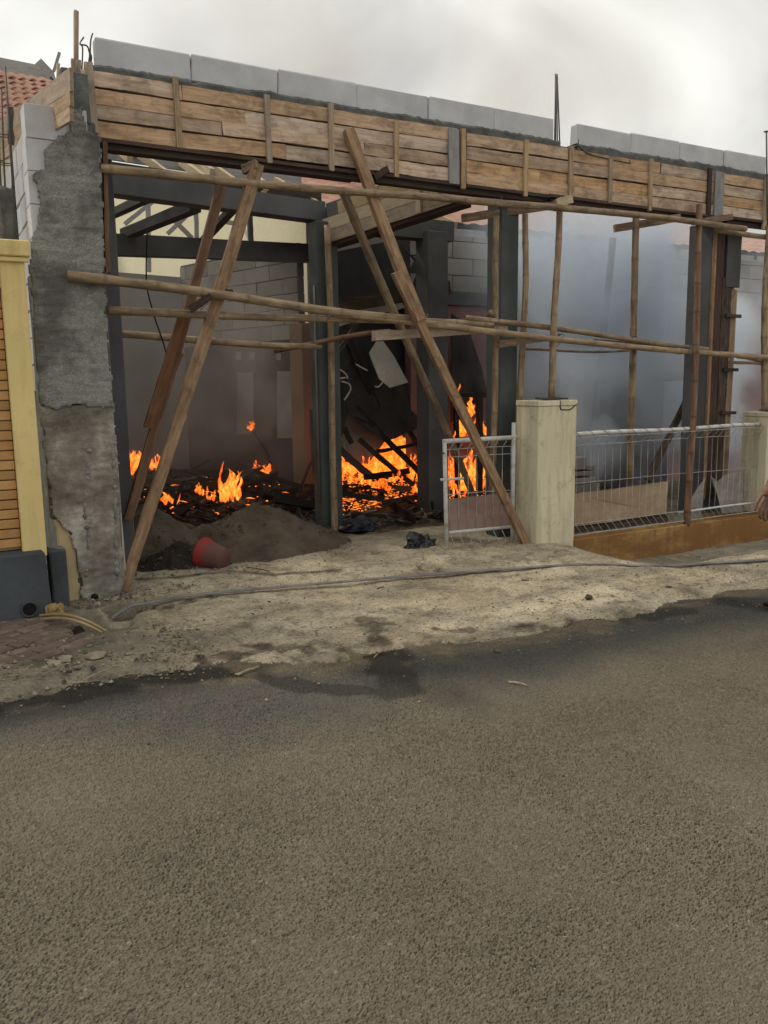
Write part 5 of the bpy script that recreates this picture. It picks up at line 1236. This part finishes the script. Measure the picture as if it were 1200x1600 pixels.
# red bucket lying on its side
bk = empty('bucket', atz(328, 893, 0.02), 'red plastic bucket lying on its side against the sand, base towards the road', 'bucket')
prof = [(0.0, 0.0), (0.088, 0.0), (0.094, 0.006), (0.125, 0.215), (0.136, 0.218), (0.136, 0.228), (0.120, 0.226), (0.090, 0.014), (0.0, 0.012)]
def lathe(prof, ns=28):
    bm = bmesh.new(); R_ = []
    for r, z in prof: R_.append([bm.verts.new((max(r, 1e-4)*math.cos(2*math.pi*j/ns), max(r, 1e-4)*math.sin(2*math.pi*j/ns), z)) for j in range(ns)])
    for a_, b_ in zip(R_[:-1], R_[1:]):
        for j in range(ns): bm.faces.new((a_[j], a_[(j+1) % ns], b_[(j+1) % ns], b_[j]))
    bmesh.ops.remove_doubles(bm, verts=bm.verts, dist=5e-4); bmesh.ops.recalc_face_normals(bm, faces=bm.faces[:]); return bm
bc = Vector((2.09, 6.56, 0.10)); axis = Vector((-0.50, 0.84, 0.16)).normalized()
mw = Matrix.Translation(bc) @ axis.to_track_quat('Z', 'Y').to_matrix().to_4x4()
a = NT('muddy_red_bucket'); g = a.noise(a.co(), 9, 6, 0.65)
sx = a.n('ShaderNodeSeparateXYZ'); a.l(a.tc.outputs['Object'], sx.inputs[0])
f = a.math('SUBTRACT', a.math('ADD', g, 0.35), a.math('MULTIPLY', sx.outputs[2], 3.0))
c = a.mix(a.ramp(f, [(0.25, 0.0), (0.5, 1.0)]), (0.27, 0.028, 0.026), (0.125, 0.055, 0.045))
M['bucket'] = a.done(c, 0.6, g, 0.3, 0.004)
bo = bm_obj('bucket_body', lathe(prof), M['bucket'], bk, mw, True)
hp = [mw @ Vector((0.136*math.cos(t), 0.136*math.sin(t)*0.6, 0.222+0.05*math.sin(t))) for t in np.linspace(0, math.pi, 15)]
tube('handle', hp, 0.004, M['steel'], bk, 5)
# crumpled bags
def crumple(name, lab, p, sx, sy, sz, mat, seed, cat='bag'):
    bm = bmesh.new(); bmesh.ops.create_icosphere(bm, subdivisions=4, radius=1.0)
    off = Vector((seed*3.1, seed*5.7, seed))
    for v in bm.verts:
        d = v.co.normalized(); k = 0.75+0.35*mnoise.noise(d*1.3+off)+0.35*abs(mnoise.noise(d*2.6+off*2))-0.25*abs(mnoise.noise(d*5+off))
        v.co = Vector((d.x*sx*k, d.y*sy*k, (max(d.z, -0.15)+0.15)*sz*k*(1+0.5*mnoise.noise(d*3+off))))
    o = bm_obj(name, bm, M[mat], None, Matrix.Translation(p)); tag(o, lab, cat); return o
crumple('plastic_bag', 'crumpled black plastic bag lying on the driveway by the gate', atz(655, 855, 0.03), 0.17, 0.13, 0.125, 'bag', 1.0)
crumple('blue_tarp', 'dark blue crumpled cloth heap at the foot of the inner bamboo pole', atz(560, 826, 0.01), 0.24, 0.2, 0.13, 'bluetarp', 2.0, 'cloth')
crumple('ball', 'small yellowish round fruit in front of the dark blue cloth heap', atz(556, 828, 0.0), 0.035, 0.035, 0.055, 'foam', 3.0, 'fruit')
o = rock('crumpled_cloth', atz(86, 967, 0.0), 0.10, M['foam'], 0.95, None, 4, 3); tag(o, 'tan crumpled lump lying against the dark slate base', 'cloth lump')
# hose and cable
hp = [(170, 958), (200, 951), (228, 945), (260, 938), (300, 932), (380, 924), (450, 918), (520, 912), (600, 905), (680, 899), (760, 893), (830, 888), (900, 884), (950, 883), (1000, 886), (1060, 885), (1110, 882), (1160, 879), (1230, 874)]
pts = []
for x, y in hp:
    p = atz(x, y, 0.03); zz = 0.035 if x < 240 else gz(p.x, p.y); p = atz(x, y, zz); pts.append(Vector((p.x, p.y, zz+0.010)))
pts[0] = pts[0]+Vector((-0.05, 0.03, -0.10))
o = tube('fire_hose', spline(pts, 8), 0.026, M['hose'], None, 8, lambda t: 1+0.15*mnoise.noise(Vector((t*40, 0, 0))), 0.32); tag(o, 'flat grey hose running along the driveway in front of the gate', 'hose')
for k, (dz, lab) in enumerate(((0, 'upper tan cable arching from the pavers into the drain pit'), (6, 'lower tan cable arching from the pavers into the drain pit'))):
    o = tube('cable', spline([atz(62, 962+dz, 0.03), atz(85, 960+dz, 0.07), atz(110, 962+dz, 0.09), atz(135, 970+dz, 0.06), atz(158, 982+dz, 0.0), atz(172, 990+dz, -0.03)], 8), 0.010, M['tan'], None, 7); tag(o, lab, 'cable')
# concrete chunks and stones
ch = [(820, 905, .045, 'chunk', 'pale concrete chunk beside the hose in front of the gate pillar'), (808, 897, .02, 'chunk', 'small pale stone just left of the chunk by the hose'), (690, 866, .06, 'chunk', 'flat pale concrete slab piece at the corner of the gate'), (655, 885, .05, 'chunk', 'flat pale concrete piece between the gate and the hose'), (685, 888, .05, 'chunk', 'rounded pale concrete piece right of the flat piece by the hose'),
      (845, 936, .03, 'chunk', 'pale stone on the dusty strip below the gate pillar'), (920, 934, .045, 'darkstone', 'long brown stone on the dusty strip below the ochre wall'), (1045, 918, .03, 'darkstone', 'small dark stone on the dusty strip at the right'), (103, 1032, .07, 'chunk', 'broken kerb piece at the corner of the pavers'), (150, 1028, .085, 'chunk', 'larger broken kerb piece right of the first kerb piece'), (84, 1038, .06, 'chunk', 'flat broken paver fragment left of the kerb pieces'),
      (122, 1043, .03, 'chunk', 'small stone in front of the kerb pieces'), (107, 1049, .025, 'darkstone', 'dark pebble below the broken kerb pieces'), (145, 1044, .028, 'darkstone', 'brown stone in front of the larger kerb piece'), (72, 1043, .025, 'chunk', 'small pale stone at the broken paver edge'), (178, 938, .035, 'chunk', 'rubble lump at the right foot of the rendered column'), (152, 945, .04, 'chunk', 'rubble lump under the pipe hole of the rendered column'), (203, 935, .035, 'darkstone', 'grey rubble at the foot of the long leaning prop'), (140, 950, .035, 'darkstone', 'grey rubble left of the drain mouth'), (688, 1219, .012, 'darkstone', 'single dark pebble in the middle of the road'), (982, 1558, .016, 'darkstone', 'dark pebble near the bottom right of the road'), (232, 1161, .012, 'darkstone', 'dark chip on the road at the left'), (813, 1461, .008, 'panel', 'tiny white chip on the road at lower right'), (655, 1096, .012, 'panel', 'small white stone at the edge of the wet patch'), (316, 1062, .012, 'chunk', 'pale pebble in the wet streak on the left'), (645, 1207, .01, 'darkstone', 'dark chip left of the single dark pebble'), (756, 1264, .008, 'darkstone', 'tiny dark speck right of the single dark pebble')]
for i, (x, y, s, mt, lab) in enumerate(ch):
    p = atz(x, y, 0.01); z = gz(p.x, p.y) if p.y > edge_y(p.x) else 0.0
    p = atz(x, y, z); o = rock('stone', (p.x, p.y, z-0.006), s, M[mt], 0.55 if s < .05 else 0.4, None, i+1, 2); tag(o, lab, 'stone')
# splinters and twigs
tw = [((595, 1019), (585, 1027), .012, 'straw', 'pale splinter at the top of the wet patch'), ((568, 1027), (620, 1016), .012, 'darkwood', 'dark twig across the top of the wet patch'), ((370, 1024+30), (405, 1046-5), .03, 'straw', 'pale flat splinter below the kerb pieces'), ((130, 1062), (178, 1043), .022, 'straw', 'long pale splinter in front of the larger kerb piece'), ((795, 1065), (823, 1070), .018, 'straw', 'pale forked splinter on the road right of the wet patch'), ((780, 990), (806, 987), .014, 'straw', 'pale splinter on the edge of the dusty strip'), ((770, 1016), (784, 1021), .01, 'darkwood', 'thin dark twig on the road below the dusty strip'), ((265, 931), (298, 929), .022, 'straw', 'pale lath scrap lying along the hose on the left'), ((240, 934), (262, 931), .02, 'chunk', 'grey lath scrap left of the pale lath scrap'), ((590, 920), (600, 917), .02, 'darkwood', 'short dark chip on the driveway below the hose'), ((385, 886), (420, 892), .02, 'darkwood', 'dark stick at the right end of the cracked slab edge')]
for (a_, b_, w_, mt, lab) in tw:
    pa, pb = atz(*a_, 0.02), atz(*b_, 0.02)
    za = (gz(pa.x, pa.y) if pa.y > edge_y(pa.x) else 0.0)+0.008; zb = (gz(pb.x, pb.y) if pb.y > edge_y(pb.x) else 0.0)+0.01
    pa, pb = atz(*a_, za), atz(*b_, zb)
    o = plank('splinter', pa, pb, w_*0.55, 0.006, M[mt], None, (0, 1, 0), 0, 7, 0.003, 0.006, 0.5); tag(o, lab, 'splinter')
# gravel and grit: uncountable
vs, fs = [], []
def grit(n, fx_, rmin, rmax):
    for _ in range(n):
        x, y = fx_()
        z = (gz(x, y)+0.0 if y > edge_y(x)+0.03 else -0.004); r = rmin*(rmax/rmin)**(random.random()**2); b = len(vs)
        a0 = random.uniform(0, 6.3)
        for d in ((1, 0, 0), (0, .8, 0), (-1, 0, 0), (0, -.8, 0), (0, 0, .75), (0, 0, -.3)):
            q = Vector(d)*r*random.uniform(0.6, 1.25); vs.append(Vector((x+q.x*math.cos(a0)-q.y*math.sin(a0), y+q.x*math.sin(a0)+q.y*math.cos(a0), z+q.z+r*0.25)))
        for i in range(4): fs.append((b+i, b+(i+1) % 4, b+4)); fs.append((b+(i+1) % 4, b+i, b+5))
def near_edge():
    x = random.uniform(0.2, 6.5); return x, float(edge_y(x))+random.gauss(0.15, 0.3)
grit(2200, near_edge, 0.003, 0.012)
grit(2600, lambda: (random.uniform(0.8, 6.8), random.uniform(4.2, 6.6)), 0.003, 0.014)
grit(700, lambda: (random.uniform(0.2, 1.4), random.uniform(4.35, 5.2)), 0.005, 0.024)
grit(500, lambda: (random.uniform(1.5, 3.5), random.uniform(6.45, 7.0)), 0.004, 0.02)
sv, sf_ = vs, fs; vs, fs = [], []
piles = [o for o in bpy.data.objects if o.name.startswith('sand_pile')]
for _ in range(1100):
    o = random.choice(piles); v = random.choice(o.data.vertices).co
    if v.z < -0.02: continue
    p = Vector((v.x+o.location.x, v.y+o.location.y, v.z)); r = 0.006*(5**(random.random()**2.2)); b = len(vs)
    for d in ((1, 0, 0), (0, .9, 0), (-1, 0, 0), (0, -.9, 0), (0, 0, .85), (0, 0, -.4)): vs.append(p+Vector(d)*r*random.uniform(0.6, 1.25))
    for i in range(4): fs.append((b+i, b+(i+1) % 4, b+4)); fs.append((b+(i+1) % 4, b+i, b+5))
o = mesh_obj('sand_clods', vs, fs, M['sand']); tag(o, 'loose clods of sand lying over the sand piles', 'sand', kind='stuff')
vs, fs = sv, sf_
grit(300, lambda: (random.gauss(1.2, 0.25), random.gauss(6.05, 0.1)), 0.006, 0.022)
grit(900, lambda: (random.uniform(-0.3, 4.5), random.uniform(1.5, 4.0)), 0.002, 0.005)
gm = NT('grit'); g = gm.noise(gm.co(), 40, 2); M['grit'] = gm.done(gm.ramp(g, [(0.32, (0.05, 0.04, 0.03)), (0.5, (0.17, 0.14, 0.10)), (0.68, (0.36, 0.31, 0.23))]), 0.95)
o = mesh_obj('gravel', vs, fs, M['grit']); tag(o, 'loose grit and small stones strewn along the road edge and driveway', 'gravel', kind='stuff')

# ================================================================== PERSON at the right edge (only the hanging hand reaches into the frame)
sk = NT('skin'); g = sk.noise(sk.co(), 30, 4); M['skin'] = sk.done(sk.ramp(g, [(0.35, (0.15, 0.078, 0.05)), (0.65, (0.22, 0.12, 0.08))]), 0.55, g, 0.15, 0.002)
M['shirt'] = plain('grey_shirt_cloth', (0.10, 0.11, 0.13), (0.14, 0.15, 0.17), 3, 0.9, 0.3, 0.006, 20)
M['trousers'] = plain('dark_trousers_cloth', (0.03, 0.03, 0.035), (0.05, 0.05, 0.056), 3, 0.9, 0.3, 0.006, 20)
M['hair'] = plain('black_hair', (0.008, 0.007, 0.006), (0.018, 0.015, 0.013), 20, 0.6, 0.4, 0.004, 80)
def skin_obj(name, chains, mat, parent, world, lv=2):
    """chains: list of (points, radii, parent index into an earlier vertex or None); a chain with None is a separate island"""
    vs, es, rr, roots = [], [], [], []
    for pts, rad, at_i in chains:
        b = len(vs)
        if at_i is None: roots.append(b)
        for i, (p, r) in enumerate(zip(pts, rad)):
            vs.append(p); rr.append(r)
            if i: es.append((b+i-1, b+i))
            elif at_i is not None: es.append((at_i, b))
    me = bpy.data.meshes.new(name); me.from_pydata([tuple(v) for v in vs], es, [])
    o = bpy.data.objects.new(name, me); me.materials.append(mat)
    sm_ = o.modifiers.new('skin', 'SKIN'); sm_.use_smooth_shade = True; sm_.branch_smoothing = 0.3
    if not me.skin_vertices: me.skin_vertices.new()
    for i, r in enumerate(rr):
        q = r if isinstance(r, tuple) else (r, r)
        me.skin_vertices[0].data[i].radius = q; me.skin_vertices[0].data[i].use_root = i in roots
    s2 = o.modifiers.new('sub', 'SUBSURF'); s2.levels = s2.render_levels = lv
    return link(o, parent, world)
PB = Vector((5.02, 3.47, 0.0))
pe = empty('person', PB, 'person standing at the right edge, only a relaxed hanging hand in view', 'person')
# the hand, placed in world space, then expressed relative to the person's base
HY = 3.40
hnd = lambda px, py, dy=0.0: at(px, py, HY+dy)-PB
wr = hnd(1204, 757); pal = hnd(1197, 776); elb = hnd(1240, 655, 0.03); sho = Vector((0.0, 0.0, 0)) + Vector((-0.09, 0.03, 1.30))
body = [([Vector((0.06, 0, 0.90)), Vector((0.06, 0, 1.02)), Vector((0.06, -0.01, 1.20)), Vector((0.06, 0, 1.33)), Vector((0.055, 0.0, 1.42)), Vector((0.05, 0.01, 1.50)), Vector((0.05, 0.02, 1.60))], [(0.14, 0.10), (0.125, 0.095), (0.15, 0.10), (0.11, 0.08), 0.05, 0.075, 0.07], None),
        ([sho, elb.lerp(sho, 0.5), elb, wr.lerp(elb, 0.5), wr, pal], [0.055, 0.048, 0.038, 0.036, (0.028, 0.024), (0.046, 0.024)], 3),
        ([Vector((0.23, 0.03, 1.30)), Vector((0.27, 0.02, 1.05)), Vector((0.26, -0.08, 0.82)), Vector((0.25, -0.11, 0.74))], [0.055, 0.042, 0.027, (0.035, 0.02)], 3),
        ([Vector((-0.03, 0, 0.84)), Vector((-0.05, 0.0, 0.47)), Vector((-0.06, 0.04, 0.10)), Vector((-0.06, 0.03, 0.045)), Vector((-0.10, -0.08, 0.03))], [0.085, 0.055, 0.04, 0.042, 0.032], 0),
        ([Vector((0.15, 0, 0.84)), Vector((0.17, 0.0, 0.47)), Vector((0.18, 0.05, 0.10)), Vector((0.18, 0.05, 0.045)), Vector((0.16, -0.07, 0.03))], [0.085, 0.055, 0.04, 0.042, 0.032], 0)]
# fingers: thumb leaves the side of the palm, four fingers curl
fing = [([(1192, 771), (1185, 781), (1181, 791), (1180, 799)], [.014, .0135, .012, .0095], -0.015),
        ([(1193, 783), (1187, 795), (1187, 806), (1190, 811)], [.0135, .0125, .0112, .0095], -0.008),
        ([(1197, 785), (1193, 799), (1193, 809), (1197, 814)], [.0135, .0125, .0112, .0095], 0.006),
        ([(1201, 786), (1199, 800), (1200, 810), (1204, 813)], [.013, .012, .0108, .009], 0.02),
        ([(1204, 785), (1205, 797), (1207, 805), (1210, 808)], [.0092, .0085, .0077, .0066], 0.034)]
for pts, rad, dy in fing:
    body.append(([hnd(1198, 774, dy*0.4)]+[hnd(x, y, dy) for x, y in pts], [0.011]+rad, None))
for k, x in enumerate((-0.012, -0.004, 0.004, 0.012)):
    body.append(([Vector((0.25+x, -0.11, 0.74)), Vector((0.25+x*2.4, -0.12, 0.69)), Vector((0.25+x*2.4, -0.115, 0.655)), Vector((0.25+x*2.4, -0.10, 0.64))], [0.010, 0.0095, 0.009, 0.0075], None))
body.append(([Vector((0.24, -0.12, 0.76)), Vector((0.215, -0.14, 0.73)), Vector((0.21, -0.145, 0.70))], [0.011, 0.0105, 0.008], None))
body.append(([Vector((0.02, -0.055, 1.535)), Vector((0.012, -0.085, 1.515))], [0.012, 0.010], None))
body.append(([Vector((-0.03, 0.02, 1.55)), Vector((-0.04, 0.025, 1.53))], [0.012, 0.010], None)); body.append(([Vector((0.125, 0.02, 1.55)), Vector((0.135, 0.025, 1.53))], [0.012, 0.010], None))
pw = Matrix.Translation(PB)
skin_obj('body', body, M['skin'], pe, pw)
skin_obj('shirt', [([Vector((0.06, 0, 0.86)), Vector((0.06, 0, 1.02)), Vector((0.06, -0.01, 1.20)), Vector((0.06, 0, 1.34)), Vector((0.055, 0, 1.39))], [(0.165, 0.125), (0.15, 0.12), (0.175, 0.125), (0.13, 0.10), 0.062], None), ([sho, elb.lerp(sho, 0.45)], [0.07, 0.066], 3), ([Vector((0.23, 0.03, 1.30)), Vector((0.265, 0.02, 1.10))], [0.07, 0.062], 3)], M['shirt'], pe, pw)
skin_obj('trousers', [([Vector((0.06, 0, 0.95)), Vector((0.06, 0, 0.88))], [(0.155, 0.115), (0.155, 0.12)], None), ([Vector((-0.03, 0, 0.82)), Vector((-0.05, 0, 0.47)), Vector((-0.06, 0.04, 0.12))], [0.10, 0.072, 0.062], 1), ([Vector((0.15, 0, 0.82)), Vector((0.17, 0, 0.47)), Vector((0.18, 0.05, 0.12))], [0.10, 0.072, 0.062], 1)], M['trousers'], pe, pw)
skin_obj('hair', [([Vector((0.05, 0.03, 1.57)), Vector((0.05, 0.025, 1.63))], [(0.082, 0.078), (0.07, 0.066)], None)], M['hair'], pe, pw)
for (x, y) in ((-0.075, -0.02), (0.17, -0.01)):
    o = bm_obj('sandal', box_bm(0.095, 0.26, 0.022, 0.01), M['hole'], pe, pw @ Matrix.Translation((x, y, 0.013)))

# ================================================================== SMOKE
def smoke(name, lab, lo, hi, dens, col, scale, lohi, fall=None, seed=0.0, emit=None):
    lo, hi = Vector(lo), Vector(hi)
    a = NT(name+'_volume'); a.t.nodes.remove(a.b)
    v = a.n('ShaderNodeVolumePrincipled'); v.inputs['Color'].default_value = (*col, 1); v.inputs['Anisotropy'].default_value = 0.2
    mp = a.n('ShaderNodeMapping'); mp.inputs['Location'].default_value = (seed, seed*1.7, seed*0.6); mp.inputs['Scale'].default_value = (1, 1, 0.75); a.l(a.tc.outputs['Object'], mp.inputs[0])
    n = a.noise(mp.outputs[0], scale, 5, 0.55, 0.6)
    d = a.ramp(n, [(lohi[0], lohi[2]), (lohi[1], 1.0)])
    # fade towards the faces of the box so that no wall of smoke shows
    sx = a.n('ShaderNodeSeparateXYZ'); a.l(a.tc.outputs['Generated'], sx.inputs[0])
    for i, ax_ in enumerate(('X', 'Y', 'Z')):
        q = sx.outputs[i]; e = a.math('MULTIPLY', a.math('MULTIPLY', q, a.math('SUBTRACT', 1.0, q)), 4.0)
        e = a.math('MINIMUM', a.math('MULTIPLY', e, 1.6), 1.0); d = a.math('MULTIPLY', d, e)
    a.l(a.math('MULTIPLY', d, dens), v.inputs['Density']); a.l(v.outputs[0], a.out.inputs['Volume'])
    o = bm_obj(name, box_bm(hi.x-lo.x, hi.y-lo.y, hi.z-lo.z, 0), a.m, None, Matrix.Translation((lo+hi)/2)); tag(o, lab, 'smoke', kind='stuff'); return o
smoke('smoke', 'blue grey smoke billowing through the right bay', (5.55, 6.75, 0.05), (10.4, 8.7, 4.4), 1.0, (0.83, 0.90, 0.985), 0.62, (0.44, 0.57, 0.03), seed=1.3)
smoke('smoke', 'thin grey smoke drifting in the left bay', (1.45, 8.2, 0.1), (4.9, 12.3, 3.1), 0.13, (0.6, 0.59, 0.58), 0.8, (0.35, 0.7, 0.3), seed=4.0)
smoke('smoke', 'pale brown smoke plume rising behind the roof', (-7, 12.5, 5.6), (20, 22, 17), 0.15, (0.58, 0.56, 0.52), 0.15, (0.46, 0.60, 0.0), seed=7.0)
for lo, hi, dn, sd_, lab in (((6.3, 7.0, 1.5), (8.3, 8.6, 3.4), 3.2, 11.0, 'white billow of smoke high in the right bay'), ((5.9, 6.9, 0.3), (7.6, 8.5, 1.9), 2.6, 23.0, 'pale smoke rolling low behind the block stack'), ((7.6, 7.0, 0.5), (9.6, 8.6, 2.6), 3.4, 37.0, 'white billow of smoke behind the plank shuttered column'), ((4.6, 8.9, 0.9), (5.9, 10.2, 3.6), 1.6, 41.0, 'grey smoke rising from the middle fire'), ((2.6, 9.6, 0.5), (4.2, 11.2, 2.6), 0.4, 53.0, 'thin grey smoke curling up from the left debris')):
    smoke('smoke', lab, lo, hi, dn*1.5, (0.86, 0.91, 0.975) if lo[0] > 5 else (0.6, 0.58, 0.56), 1.25, (0.46, 0.57, 0.0), seed=sd_)
